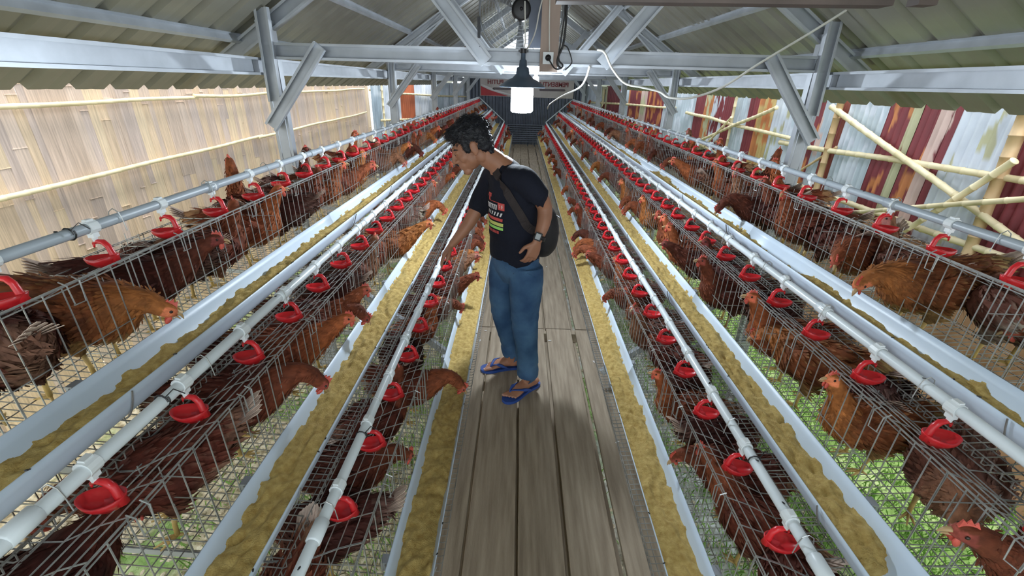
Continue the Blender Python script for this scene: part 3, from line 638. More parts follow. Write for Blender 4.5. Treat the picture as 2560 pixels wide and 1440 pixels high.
def make_hen(pose):
    neck, hd, pit, yaw = POSES[pose]
    rr = random.Random(len(pose) * 7 + ord(pose[0]))
    H = Vector((hd[0], 0, hd[1])); p_, y_ = math.radians(pit), math.radians(yaw)
    fw_ = Vector((math.cos(p_) * math.cos(y_), math.cos(p_) * math.sin(y_), -math.sin(p_)))
    HR = fw_.to_track_quat('X', 'Z').to_matrix()
    hv = lambda v: H + HR @ Vector(v)
    lift = -.03 if pose == 'low' else 0
    b = MB()
    body = [(-.185, 0, .262), (-.145, 0, .238), (-.085, 0, .205), (-.02, 0, .182), (.05, 0, .178), (.10, 0, .195)] + [(x, 0, z) for x, z in neck] + [tuple(H)]
    ra = [.014, .038, .066, .082, .082, .066, .042, .031, .026, .021]
    rb = [.018, .048, .072, .084, .083, .066, .043, .031, .026, .022]
    b.loft(body, ra, rb, n=20, sub=5)
    # breast and head
    b.ell((.075, 0, .178), (.062, .066, .068)); b.ell((-.055, 0, .165), (.075, .068, .060))
    b.ell(hv((.004, 0, .002)), (.027, .0195, .021), HR); b.ell(hv((.022, 0, -.002)), (.014, .010, .010), HR)
    # folded wings and thighs
    for s in (-1, 1):
        b.loft([(.075, s * .066, .200), (.03, s * .082, .190), (-.04, s * .080, .192), (-.115, s * .052, .215), (-.165, s * .022, .235)], [.008, .018, .019, .014, .006], [.018, .050, .054, .038, .010], n=12)
        b.loft([(-.01, s * .045, .150), (-.012, s * .047, .110), (-.004, s * .045, .072)], [.036, .027, .012], [.040, .030, .012], n=12)
    def col(c):
        x, y, z = c; d = (c - H).length
        t = MAH
        t = lerp3(t, HAC, 1.3 - (c - Vector((neck[1][0], 0, neck[1][1]))).length / .075)
        t = lerp3(t, HAC, (x - .07) / .06 * .8)
        if x < -.06 and z < .19: t = lerp3(t, FLU, (-.05 - x) / .05 * (.7 + nz((x * 40, y * 40, z * 40))))
        if x < -.14: t = lerp3(t, FLU, .7)
        if z < .125 and x > -.06: t = lerp3(t, FLU, .35)
        hl = HR.inverted() @ (c - H)
        if d < .036 and hl.x > .0 - .004 and abs(hl.z + .002) < .016: t = FACE
        k = 1 + .35 * nz((x * 25, y * 25, z * 25), 1, 3)
        return tuple(min(1, max(0, q * k)) for q in t)
    me = remesh(b, 'hen_body', .0055, 'hen', 3, None, lambda c: .0035 * nz((c[0] * 30, c[1] * 55, c[2] * 40)) if (c - H).length > .04 else 0)
    # overlapping feather tips all over the body so that the outline is ragged
    fb = MB(); fb.v = [tuple(v.co) for v in me.vertices]; fb.f = [tuple(p.vertices) for p in me.polygons]; fb.c = [col(v.co) for v in me.vertices]; fb.mi = [0] * len(fb.f)
    cand = [p for p in me.polygons if (p.center - H).length > .034 and p.center.z > .09]
    for p in rr.sample(cand, min(800, len(cand))):
        c = p.center; nrm = p.normal; back = Vector((-1, 0, -.25 if c.x < .08 else -.9)); tdir = (back - nrm * back.dot(nrm))
        if tdir.length < .1: continue
        tdir.normalize(); sd = nrm.cross(tdir); L_ = .016 + .020 * rr.random(); w = .0035 + .0025 * rr.random(); lf = .002 + .006 * rr.random()
        if c.x < -.1: L_ *= 1.5; lf *= 1.6
        if c.x > .11: L_ *= .75; w *= .7
        cc = col(c); k = .82 + .42 * rr.random(); cc = tuple(min(1, q * k) for q in cc); c2 = lerp3(cc, FLU, .15 + .22 * rr.random() if c.x < .02 else .08)
        q0 = c + nrm * .001; pts = [q0 - sd * w * .6, q0 + sd * w * .6, q0 + tdir * L_ * .6 + sd * w + nrm * lf * .6, q0 + tdir * L_ + nrm * lf, q0 + tdir * L_ * .6 - sd * w + nrm * lf * .6]
        nb = len(fb.v); fb.v += [tuple(v) for v in pts]; fb.c += [cc, cc, cc, c2, cc]; fb.f += [(nb, nb + 1, nb + 2, nb + 3, nb + 4)]; fb.mi += [0]
    def fan(m, colr=True):
        for i in range(9):
            a = (i - 4) / 4; L_ = .085 + .02 * (1 - abs(a)); base = Vector((-.15, .010 * a, .235)); d = Vector((-.80, .28 * a, .58 - .22 * abs(a))).normalized(); up = Vector((.5, .0, .85)); sd = d.cross(up).normalized()
            pts = [base - sd * .006, base + sd * .006, base + d * L_ * .5 + sd * .013, base + d * L_ + sd * .009, base + d * (L_ + .012), base + d * L_ - sd * .009, base + d * L_ * .5 - sd * .013]
            th = up * .0012; pts2 = [p + th for p in pts]; n = 7; c0 = lerp3(MAH, WHT, .25); c1 = WHT
            cs = [c0, c0, c0, c1, c1, c1, c0]; nb = len(m.v); m.v += [tuple(p) for p in pts + pts2]; m.c += cs + cs
            m.f += [tuple(nb + q for q in range(6, -1, -1)), tuple(nb + 7 + q for q in range(7))] + [(nb + q, nb + (q + 1) % 7, nb + 7 + (q + 1) % 7, nb + 7 + q) for q in range(7)]; m.mi += [0] * 9
    def comb(m):
        n = 6; vs = []
        prof = [(-.010, .018, .004), (-.006, .031, .0), (-.001, .024, .0), (.005, .036, 0), (.010, .026, 0), (.016, .033, 0), (.021, .018, 0), (.026, .008, 0)]
        for yy in (-.0028, .0028): vs += [hv((x, yy * (1.4 if z < .02 else .6), z)) for x, z, _ in prof] + [hv((x, yy * 1.8, .012)) for x in (.020, .005, -.008)]
        k = 11; m.add(vs, [tuple(range(k))[::-1], tuple(range(k, 2 * k))] + [(q, (q + 1) % k, k + (q + 1) % k, k + q) for q in range(k)], (0.62, 0.10, 0.07))
    def wattle(m, ss=(-1, 1)):
        for s in ss: m.ell(hv((.020, s * .006, -.021)), (.007, .0035, .012), HR, 8, 6, (0.62, 0.10, 0.07))
    def beak(m):
        m.loft([hv((.028, 0, .003)), hv((.040, 0, .001)), hv((.050, 0, -.007))], [.0065, .0045, .001], [.0055, .004, .001], side=HR @ Vector((0, 1, 0)), n=8, sub=3, col=(0.50, 0.33, 0.16))
        m.loft([hv((.028, 0, -.006)), hv((.038, 0, -.008)), hv((.044, 0, -.010))], [.005, .003, .001], [.003, .002, .001], side=HR @ Vector((0, 1, 0)), n=8, sub=2, col=(0.50, 0.33, 0.16))
    def eyes(m, ss=(-1, 1)):
        for s in ss: m.ell(hv((.012, s * .0178, .006)), (.0042, .0025, .0042), HR, 8, 6, (0.02, 0.01, 0.01))
    def leg(m, s):
        c = (0.62, 0.42, 0.14)
        m.tube([(-.004, s * .045, .085), (.004, s * .045, .045), (.006, s * .045, .012)], [.0075, .0055, .006], 8, c)
        for a, l in ((-.45, .042), (0, .050), (.45, .042), (2.9, .02)):
            m.tube([(.006, s * .045, .010), (.006 + math.cos(a) * l * .5, s * .045 + math.sin(a) * l * .5, .007), (.006 + math.cos(a) * l, s * .045 + math.sin(a) * l, .002)], [.0048, .0038, .0018], 6, c)
    parts = {}
    for nm, fn, mt in (('comb', comb, 'comb'), ('wattle', lambda m: wattle(m, (1,)), 'comb'), ('wattle_', lambda m: wattle(m, (-1,)), 'comb'), ('beak', beak, 'beak'), ('eye', lambda m: eyes(m, (1,)), 'eye'), ('eye_', lambda m: eyes(m, (-1,)), 'eye')):
        m = MB(); fn(m); parts[nm] = m.mesh(nm, mt, nm != 'comb')
    m = MB(); fan(m); parts['tail_feathers'] = m.mesh('tail_feathers', 'hen', False, True)
    for s in (-1, 1): m = MB(); leg(m, s); parts['leg%d' % s] = m.mesh('leg', 'shank', True)
    allm = MB(); allm.v = list(fb.v); allm.f = list(fb.f); allm.c = list(fb.c); allm.mi = list(fb.mi)
    body_me = fb.mesh('hen_body', 'hen', True, True)
    fan(allm); comb(allm); wattle(allm); beak(allm); leg(allm, -1); leg(allm, 1)
    return body_me, parts, allm.mesh('hen', 'hen', True, True)
HENS = {p: make_hen(p) for p in POSES}
TONE = {'dark brown': (.40, .34, .45), 'reddish brown': (.66, .56, .62), 'chestnut': (.95, .85, .85), 'golden orange': (1.4, 1.6, 1.1), 'ginger': (1.2, 1.1, .9), 'dusty grey brown': (1.0, 1.45, 1.9)}
PHR = {'up': 'standing with raised head', 'look': 'looking sideways', 'out': 'stretching its neck forward', 'feed': 'pecking at the trough', 'peek': 'craning above the cage', 'low': 'crouching with lowered head'}
# y, offset within the tier, heading in degrees (0 = towards the walkway, 90 = away from the camera), pose, tone, size
NEAR = {
 (-1, 2): [(.90, .69, 160, 'low', 'reddish brown', 1.08), (1.10, .66, 5, 'low', 'golden orange', 1.1), (1.34, .70, 30, 'out', 'dark brown', 1.0), (1.52, .70, 175, 'low', 'dark brown', 1.0), (1.66, .66, 70, 'look', 'chestnut', .98), (1.93, .68, 25, 'up', 'ginger', 1.02),
           (2.16, .82, 120, 'peek', 'ginger', 1.0), (2.22, .66, 190, 'low', 'dark brown', 1.0), (2.44, .68, 40, 'look', 'reddish brown', 1.0), (2.72, .68, 10, 'up', 'ginger', 1.0), (2.75, .84, 60, 'peek', 'dark brown', .95), (2.98, .66, 20, 'out', 'chestnut', 1), (3.3, .67, -30, 'look', 'golden orange', 1), (3.55, .7, 30, 'up', 'reddish brown', 1), (3.62, .86, 0, 'peek', 'ginger', 1.0)],
 (-1, 1): [(.52, .70, 80, 'low', 'dark brown', 1.0), (.82, .68, -140, 'low', 'reddish brown', 1.08), (1.10, .67, 22, 'feed', 'reddish brown', 1.05), (1.24, .74, -30, 'low', 'dark brown', 1.0), (1.42, .66, 15, 'out', 'ginger', 1.0), (1.58, .63, 40, 'out', 'chestnut', 1.0), (1.66, .68, 5, 'feed', 'reddish brown', .98), (1.92, .70, 180, 'low', 'dark brown', 1), (2.2, .68, 30, 'look', 'dusty grey brown', 1),
           (2.42, .66, 60, 'low', 'chestnut', 1), (2.62, .6, 15, 'out', 'golden orange', 1.08), (2.9, .68, 100, 'low', 'reddish brown', 1), (3.16, .66, 200, 'look', 'dusty grey brown', 1), (3.42, .62, 10, 'feed', 'ginger', 1), (3.68, .66, 20, 'up', 'ginger', 1)],
 (-1, 0): [(.66, .70, -90, 'low', 'chestnut', 1.0), (.92, .68, 190, 'low', 'dark brown', 1.0), (1.14, .70, 20, 'low', 'reddish brown', 1.0), (1.38, .68, 60, 'look', 'reddish brown', 1.0), (1.62, .62, 0, 'feed', 'chestnut', 1.0), (1.86, .69, 120, 'low', 'dark brown', 1.0), (2.12, .68, 45, 'up', 'ginger', .9), (2.36, .66, 10, 'low', 'reddish brown', 1), (2.64, .64, 0, 'out', 'reddish brown', 1)],
 (1, 0): [(.78, .68, 100, 'low', 'reddish brown', 1.0), (.98, .66, 60, 'out', 'chestnut', .95), (1.18, .68, 20, 'low', 'reddish brown', 1.0), (1.36, .70, 170, 'low', 'dark brown', 1.0), (1.54, .64, 20, 'up', 'ginger', .9), (1.74, .69, 140, 'low', 'dark brown', 1.0), (1.92, .68, 60, 'low', 'reddish brown', 1.0), (2.12, .67, 10, 'look', 'dusty grey brown', 1.0), (2.36, .68, 30, 'up', 'chestnut', .9), (2.6, .66, 0, 'low', 'reddish brown', 1), (2.84, .68, 50, 'up', 'ginger', .9), (3.1, .66, 0, 'out', 'reddish brown', 1), (3.34, .6, 10, 'feed', 'chestnut', 1), (3.56, .62, -10, 'feed', 'ginger', 1)],
 (1, 1): [(.60, .72, 6, 'out', 'reddish brown', 1.06), (.90, .72, -50, 'low', 'dusty grey brown', 1.0), (1.12, .66, 5, 'up', 'golden orange', .95), (1.26, .76, 120, 'low', 'dark brown', 1.0), (1.42, .66, 55, 'low', 'golden orange', 1.12), (1.60, .66, 20, 'up', 'ginger', 1.02), (1.84, .72, 150, 'low', 'dark brown', 1.0), (2.06, .62, 10, 'up', 'reddish brown', 1.0), (2.26, .66, 60, 'look', 'dark brown', 1.0), (2.44, .64, 10, 'out', 'dark brown', 1), (2.60, .62, 20, 'up', 'ginger', 1), (2.76, .62, 40, 'up', 'ginger', 1), (2.94, .64, 0, 'up', 'chestnut', 1), (3.2, .7, 90, 'low', 'dusty grey brown', 1)],
 (1, 2): [(.98, .70, 80, 'low', 'chestnut', 1.0), (1.26, .74, 100, 'low', 'dusty grey brown', 1.12), (1.46, .62, 0, 'low', 'golden orange', 1.15), (1.66, .70, 90, 'look', 'dusty grey brown', 1.0), (1.84, .66, -30, 'low', 'chestnut', 1.05), (2.02, .66, 100, 'low', 'reddish brown', 1.0), (2.22, .66, 20, 'look', 'chestnut', 1.0), (2.44, .66, 60, 'up', 'reddish brown', 1.0), (2.58, .60, 0, 'feed', 'dark brown', 1.0), (2.72, .84, 30, 'peek', 'ginger', .98), (2.84, .68, 10, 'look', 'dusty grey brown', 1), (3.1, .66, 50, 'up', 'ginger', 1), (3.2, .86, 150, 'peek', 'chestnut', 1), (3.36, .66, 150, 'low', 'reddish brown', 1), (3.6, .64, 10, 'out', 'ginger', 1), (3.66, .86, 60, 'peek', 'ginger', 1)],
}
HR_ = random.Random(5)
for s in (-1, 1):
    for k in range(3):
        rows = list(NEAR[s, k]); y = max(q[0] for q in rows) + .26
        while y < 13.2:
            tone = HR_.choice(['reddish brown', 'reddish brown', 'reddish brown', 'dark brown', 'dark brown', 'chestnut', 'chestnut', 'ginger', 'golden orange', 'dusty grey brown'])
            pz = HR_.choice(['feed', 'feed', 'out', 'up', 'up', 'look', 'low'] + (['peek'] if k == 2 else []))
            if pz == 'peek': o, hdg = .82, HR_.uniform(-60, 180)
            else: o, hdg = HR_.uniform(.62, .68), HR_.uniform(-35, 35) if pz in ('feed', 'out') else HR_.uniform(-70, 70)
            rows.append((y, o, hdg, pz, tone, HR_.uniform(.92, 1.03))); y += HR_.uniform(.225, .265)
        rows.sort(key=lambda q: q[0])
        for j, (yy, o, hdg, pz, tone, sc) in enumerate(rows):
            lab = '%s hen %s, %s %s row, %s from front' % (tone, PHR[pz], SIDE[s], TIER[k], ordw(j + 1))
            body, parts, allm = HENS[pz]; loc = (offx(s, o + k * DX), yy, fz(o) + k * DZ + .001)
            a = math.radians(hdg); rz = a if s < 0 else PI - a
            grp = 'hens in the %s %s row' % (SIDE[s], TIER[k]); cv = tuple(TONE[tone]) + (1,)
            kk = HR_.uniform(.88, 1.12); cv = (cv[0] * kk, cv[1] * kk, cv[2] * kk, 1)
            h = put('hen', body if yy < 4.2 else allm, None, loc, lab, 'hen', grp); h.rotation_euler = (0, 0, rz); h.scale = (sc, sc, sc); h.color = cv
            if yy < 4.2:
                for nm, me in parts.items():
                    c = put('leg' if nm.startswith('leg') else nm.rstrip('_'), me, h); c.color = (.95, .85, .85, 1) if nm == 'tail_feathers' else (1, 1, 1, 1)

# ---------------------------------------------------------------- the man on the walkway
V = Vector
FD = V((-.85, -.53, 0)).normalized(); LF = V((.53, -.85, 0)).normalized(); UP = V((0, 0, 1))
person = empty('person', (0.02, 2.25, 0.0), 'man in dark T-shirt, blue jeans and flip-flops leaning over the left cages', 'person')
def pput(name, me, parent=None, label=None):
    o = bpy.data.objects.new(name, me); link(o, parent or person); o.matrix_parent_inverse = Matrix.Translation(-V(person.location))
    if label: o['label'] = label
    return o
def hand(mb, W, d, nrm, side, curl, sc=1.0, spread=0.06, thumb=(.72, .62, .25)):
    W, d = V(W), V(d).normalized(); nrm = V(nrm); nrm = (nrm - d * nrm.dot(d)).normalized(); side = V(side); side = (side - d * side.dot(d) - nrm * side.dot(nrm)).normalized()
    mb.loft([W - d * .03 * sc, W, W + d * .03 * sc, W + d * .062 * sc, W + d * .086 * sc], [.024 * sc, .026 * sc, .036 * sc, .040 * sc, .034 * sc], [.019 * sc, .018 * sc, .0165 * sc, .0145 * sc, .011 * sc], side=side, n=14, sub=3)
    for i, (o, L_) in enumerate(((.030, .070), (.0105, .079), (-.0095, .073), (-.028, .057))):
        p = W + d * (.078 - abs(i - 1.2) * .003) * sc + side * o * sc; pts = [p - d * .012 * sc]; a = .12 + curl[i] * .4; pts.append(p)
        for q in (.45, .30, .25):
            dr = (d * math.cos(a) + nrm * math.sin(a) + side * spread * (1.3 - i)).normalized(); p = p + dr * L_ * q * sc; pts.append(p); a += curl[i]
        mb.loft(pts, [.0090 * sc, .0092 * sc, .0082 * sc, .0076 * sc, .0052 * sc], [.0088 * sc, .0090 * sc, .0080 * sc, .0072 * sc, .0048 * sc], side=side, n=10, sub=3)
    t = (side * thumb[0] + d * thumb[1] + nrm * thumb[2]).normalized(); p = W + d * .014 * sc + side * .018 * sc
    t2 = (t * .55 + d * .75 + nrm * .1).normalized()
    mb.loft([p, p + t * .030 * sc, p + t * .050 * sc, p + t * .050 * sc + t2 * .022 * sc, p + t * .050 * sc + t2 * .042 * sc], [.014 * sc, .0125 * sc, .0105 * sc, .0100 * sc, .0065 * sc], [.013 * sc, .012 * sc, .010 * sc, .0085 * sc, .0055 * sc], side=nrm, n=10, sub=3)
HCt = V((-.236, 2.232, 1.374)); HF = V((-.86, -.13, -.44)).normalized(); HL = HF.cross(V((-.46, 0, .87))).normalized() * -1
HU = HF.cross(HL).normalized()
if HU.z < 0: HU = -HU
HL = HU.cross(HF).normalized()
HM = Matrix((HF, HL, HU)).transposed()
hp = lambda v: HCt + HM @ V(v)
def snap(b, p, lift=.002):
    l, n_, i, d = b.find_nearest(V(p)); return l + n_ * lift
bm_ = MB()
# trunk under the clothes
bm_.loft([(.0, 2.27, .74), (.0, 2.27, .84), (-.01, 2.27, .95), (-.02, 2.267, 1.08), (-.035, 2.262, 1.19), (-.065, 2.256, 1.265), (-.10, 2.25, 1.30)], [.10, .115, .115, .140, .140, .085, .05], [.07, .08, .085, .095, .085, .062, .05], side=LF, n=20)
# neck and head
bm_.loft([(-.075, 2.256, 1.235), (-.105, 2.25, 1.295), hp((-.052, 0, -.075)), hp((-.030, 0, -.02))], [.068, .056, .052, .050], [.064, .055, .054, .052], side=HL, n=18)
E_ = lambda c, d: bm_.ell(hp(c), d, HM, 20, 14)
E_((-.014, 0, .034), (.091, .071, .080)); E_((.030, 0, -.005), (.056, .055, .072)); E_((.030, 0, -.055), (.047, .045, .045)); E_((.063, 0, -.094), (.024, .026, .020))
E_((.079, 0, .028), (.012, .040, .010)); E_((.086, 0, -.054), (.010, .022, .0060)); E_((.084, 0, -.067), (.010, .019, .0060)); E_((.067, 0, -.058), (.026, .034, .030)); E_((.020, 0, -.045), (.050, .054, .050))
for q in (-1, 1):
    E_((.050, q * .032, -.026), (.026, .022, .026)); E_((.091, q * .0105, -.032), (.0105, .0075, .0075)); E_((.074, q * .029, .006), (.0105, .0145, .0095)); E_((-.024, q * .046, -.050), (.026, .014, .034))
    E_((-.012, q * .073, -.006), (.019, .0075, .031)); E_((-.016, q * .076, .012), (.015, .006, .012)); E_((-.008, q * .071, -.032), (.010, .006, .010))
bm_.loft([hp((.080, 0, .022)), hp((.091, 0, .004)), hp((.100, 0, -.016)), hp((.105, 0, -.028)), hp((.092, 0, -.037))], [.007, .008, .0095, .0115, .009], [.008, .009, .011, .011, .007], side=HL, n=12)
# near (left) arm and hand
bm_.loft([(-.01, 2.17, 1.240), (.045, 2.130, 1.238), (.092, 2.128, 1.18), (.131, 2.150, 1.108), (.128, 2.120, 1.035), (.100, 2.085, .955)], [.055, .050, .043, .039, .036, .025], [.055, .052, .043, .038, .033, .021], side=LF, n=16)
hand(bm_, (.099, 2.083, .952), (-.30, -.07, -1), (-.45, .75, 0), (-.85, -.35, .1), (.42, .5, .55, .6), .95)
# far (right) arm reaching down to the cage
bm_.loft([(-.075, 2.33, 1.235), (-.135, 2.375, 1.21), (-.185, 2.355, 1.11), (-.240, 2.315, 1.005), (-.295, 2.285, .925), (-.350, 2.265, .862)], [.055, .050, .043, .038, .034, .025], [.055, .052, .043, .037, .030, .020], side=(0, 1, 0), n=16)
hand(bm_, (-.350, 2.265, .862), (-.58, -.12, -.80), (.75, .1, -.5), (-.1, -1, 0), (.25, .28, .3, .35), .95)
# legs and feet
AN, AF = V((.088, 2.150, .10)), V((-.008, 2.362, .09))
bm_.loft([(.04, 2.21, .72), (.05, 2.18, .60), (.052, 2.165, .46), (.072, 2.165, .30), tuple(AN), (.09, 2.155, .045)], [.055, .065, .055, .048, .034, .034], [.055, .065, .056, .048, .034, .034], side=LF, n=14)
bm_.loft([(-.04, 2.325, .72), (-.06, 2.34, .60), (-.07, 2.33, .46), (-.045, 2.35, .30), tuple(AF), (-.002, 2.366, .045)], [.055, .065, .055, .048, .034, .034], [.055, .065, .056, .048, .034, .034], side=LF, n=14)
def foot(heel, toe, thumb_side):
    h, t = V(heel), V(toe); d = (t - h); L_ = d.length; d.normalize(); sd = V((-d.y, d.x, 0)); z0 = V((0, 0, 1))
    P = lambda u, s_, z: h + d * u * L_ + sd * s_ + z0 * z
    bm_.loft([P(.02, 0, .040), P(.14, 0, .042), P(.34, 0, .052), P(.55, 0, .044), P(.72, 0, .033), P(.82, 0, .028)], [.022, .030, .032, .037, .041, .034], [.018, .024, .032, .024, .015, .009], side=sd, n=14)
    for i in range(5):
        o = (.028 - i * .0145) * thumb_side; u = .97 - .0 - abs(i) * .035; r = .0118 if i == 0 else .0082 - .0004 * i
        bm_.loft([P(.74, o * .95, .028), P((.74 + u) / 2, o * 1.05, .030), P(u - .02, o * 1.08, .0275), P(u, o * 1.08, .025)], [r, r, r, r * .6], [r, r * .95, r * .85, r * .5], side=sd, n=8)
    return P
PN = foot((.150, 2.212, 0), (-.040, 2.030, 0), -1); PF = foot((.042, 2.385, 0), (-.195, 2.333, 0), 1)
body = remesh(bm_, 'body', .0042, 'skin', 2)
pput('body', body)
# toe nails, eyes, brows, moustache, lips, hair
m = MB()
for P, ts in ((PN, -1), (PF, 1)):
    for i in range(5):
        o = (.028 - i * .0145) * ts * 1.08; u = .965 - i * .035; r = .0085 if i == 0 else .0055; m.ell(P(u - .012, o, .0345 if i == 0 else .0315), (r, r, .0022))
pput('toenails', m.mesh('toenails', 'nail', True))
for q in (-1, 1):
    m = MB(); m.tube([hp((.0835, q * (.018 + .0045 * i), .0045 - .0012 * (i - 2) ** 2 * .6)) for i in range(6)], [.0008, .0016, .0018, .0018, .0016, .0008], 6); pput('eyelash_line', m.mesh('eyelash_line', 'hair'))
    m = MB(); m.loft([hp((.0905 - .0012 * i * i, q * (.010 + .0075 * i), .0285 + .0012 * i - .0007 * i * i)) for i in range(6)], [.003, .004, .004, .004, .003, .001], [.0025, .003, .003, .003, .002, .001], side=HU, n=8); pput('eyebrow', m.mesh('eyebrow', 'hair', True))
bvb = BVHTree.FromPolygons([v.co for v in body.vertices], [tuple(p.vertices) for p in body.polygons])
m = MB(); m.loft([snap(bvb, hp((.110 - abs(y) * .3, y, -.0475 - abs(y) * .25)), .0005) for y in (-.026, -.018, -.008, 0, .008, .018, .026)], [.0015, .003, .0035, .003, .0035, .003, .0015], [.001, .002, .0022, .002, .0022, .002, .001], side=HU, n=8)
m.ell(snap(bvb, hp((.088, 0, -.096)), -.001), (.003, .009, .007), HM); pput('moustache', m.mesh('moustache', 'hair', True))
m = MB(); m.ell(hp((.0925, 0, -.0550)), (.0048, .017, .0036), HM); m.ell(hp((.0905, 0, -.0660)), (.0048, .015, .0040), HM); pput('lips', m.mesh('lips', 'lips', True))
hb = MB(); hb.ell(hp((-.024, 0, .056)), (.099, .080, .082), HM, 24, 16); hb.ell(hp((-.058, 0, .005)), (.056, .070, .078), HM, 20, 14); hb.ell(hp((.035, 0, .088)), (.050, .062, .032), HM, 16, 10); hb.ell(hp((-.072, 0, -.045)), (.030, .050, .045), HM)
for q in (-1, 1): hb.ell(hp((.018, q * .066, .018)), (.020, .010, .038), HM)
hme = remesh(hb, 'hair', .0045, 'hair', 2, None, lambda c: .005 * nz(c, 55, 2) + .003 * nz(c, 120, 5))
h2 = MB(); h2.v = [tuple(v.co) for v in hme.vertices]; h2.f = [tuple(p.vertices) for p in hme.polygons]; h2.mi = [0] * len(h2.f); h2.c = [(0, 0, 0)] * len(h2.v)
rh = random.Random(3)
for p in rh.sample(list(hme.polygons), 1500):
    c, nn = p.center, p.normal; lc = HM.inverted() @ (c - HCt)
    if lc.x > .06 and lc.z < .05: continue
    fl = (-HF * .5 - HU * .6 + V((rh.uniform(-.5, .5), rh.uniform(-.5, .5), rh.uniform(-.2, .4)))) if lc.x < .02 else (HF * .8 + HU * .1 + V((rh.uniform(-.5, .5), rh.uniform(-.5, .5), rh.uniform(-.4, .2))))
    fl = (fl - nn * fl.dot(nn)).normalized(); L_ = rh.uniform(.014, .032); k = .35 if lc.z > .05 else .18
    if lc.z < .03: L_ *= .45
    h2.tube([c - nn * .001, c + fl * L_ * .5 + nn * L_ * k * .7, c + fl * L_ + nn * L_ * k * rh.uniform(.2, 1.0)], [.0014, .0011, .0003], 3, caps=False)
pput('hair', h2.mesh('hair', 'hair', True))
# T-shirt
sb = MB()
sb.loft([(-.012, 2.265, .812), (-.012, 2.265, .822), (-.016, 2.266, .90), (-.022, 2.268, 1.00), (-.028, 2.266, 1.10), (-.038, 2.262, 1.18), (-.064, 2.258, 1.240), (-.092, 2.253, 1.278), (-.104, 2.25, 1.290)], [.150, .156, .152, .158, .165, .160, .118, .070, .058], [.122, .128, .126, .124, .120, .110, .085, .068, .058], side=LF, n=28)
sb.loft([(-.04, 2.20, 1.230), (.020, 2.145, 1.238), (.060, 2.125, 1.210), (.094, 2.126, 1.168), (.096, 2.127, 1.164)], [.07, .064, .062, .064, .060], [.07, .066, .060, .058, .054], side=LF, n=20)
sb.loft([(-.09, 2.32, 1.225), (-.130, 2.372, 1.205), (-.168, 2.362, 1.14), (-.205, 2.340, 1.055), (-.208, 2.339, 1.048)], [.07, .064, .062, .062, .057], [.07, .066, .060, .058, .053], side=(0, 1, 0), n=20)
def cloth(c): return .0055 * nz((c[0] * 9, c[1] * 9, c[2] * 7), 1, 1) + .003 * nz((c[0] * 24, c[1] * 24, c[2] * 12), 1, 6) + (.004 * nz((c[0] * 14, c[1] * 14, c[2] * 26), 1, 9) if c[2] < .95 else 0)
sme = remesh(sb, 'tshirt', .0065, 'shirt', 3, None, cloth)
shirt = pput('tshirt', sme)
bv = BVHTree.FromPolygons([v.co for v in sme.vertices], [tuple(p.vertices) for p in sme.polygons])
CO = V((-.024, 2.267, 0))
def onshirt(u, z, lift=.0016):
    o = CO + LF * u + FD * .5 + UP * z; loc, nn, i, d = bv.ray_cast(o, -FD)
    if loc is None: loc = CO + LF * u + FD * .115 + UP * z; nn = FD
    return loc + nn * lift
def decal(quads, matn, name):
    m = MB()
    for (u0, z0, u1, z1, sk) in quads:
        nu, nz_ = max(1, int((u1 - u0) / .008)), max(1, int((z1 - z0) / .008)); vs = []
        for j in range(nz_ + 1):
            for i in range(nu + 1): z = z0 + (z1 - z0) * j / nz_; vs.append(onshirt(u0 + (u1 - u0) * i / nu + sk * (z - z0), z))
        m.add(vs, [(j * (nu + 1) + i, j * (nu + 1) + i + 1, (j + 1) * (nu + 1) + i + 1, (j + 1) * (nu + 1) + i) for j in range(nz_) for i in range(nu)])
    o = bpy.data.objects.new(name, m.mesh(name, matn)); link(o, shirt); o.matrix_parent_inverse = (shirt.matrix_parent_inverse.copy()).inverted() @ Matrix.Identity(4) if False else Matrix.Translation(-V(person.location))
    o.matrix_parent_inverse = Matrix.Identity(4); return o
decal([(-.045, 1.150, -.012, 1.158, 0), (-.045, 1.140, -.038, 1.150, 0), (-.020, 1.140, -.012, 1.150, 0), (-.034, 1.122, -.022, 1.150, 0)], 'pred', 'print_emblem')
decal([(-.060 + .017 * i, 1.082, -.050 + .017 * i, 1.107, .15) for i in range(6)] + [(-.060, 1.104, .035, 1.108, .1)] + [(-.055 + .022 * i, 1.052, -.045 + .022 * i, 1.072, .5) for i in range(6)], 'pwht', 'print_white_lettering')
decal([(.045, 1.086, .085, 1.122, 0)], 'pred', 'print_badge'); decal([(.052, 1.094, .078, 1.112, 0)], 'pwht', 'print_badge_centre')
decal([(-.070, 1.028, .075, 1.043, .05), (-.055, .962, -.043, .976, 0), (-.038, .962, -.026, .976, 0), (-.021, .962, -.009, .976, 0), (.0, .962, .010, .976, 0), (.014, .962, .024, .976, 0), (.028, .962, .038, .976, 0), (.042, .962, .052, .976, 0), (-.03, 1.120, .055, 1.123, .1)], 'pred', 'print_coral_lines')
decal([(-.075, 1.003, .080, 1.020, 0)], 'pyel', 'print_yellow_bar'); decal([(-.068, .984, .080, .998, 0)], 'pgrn', 'print_green_bar')
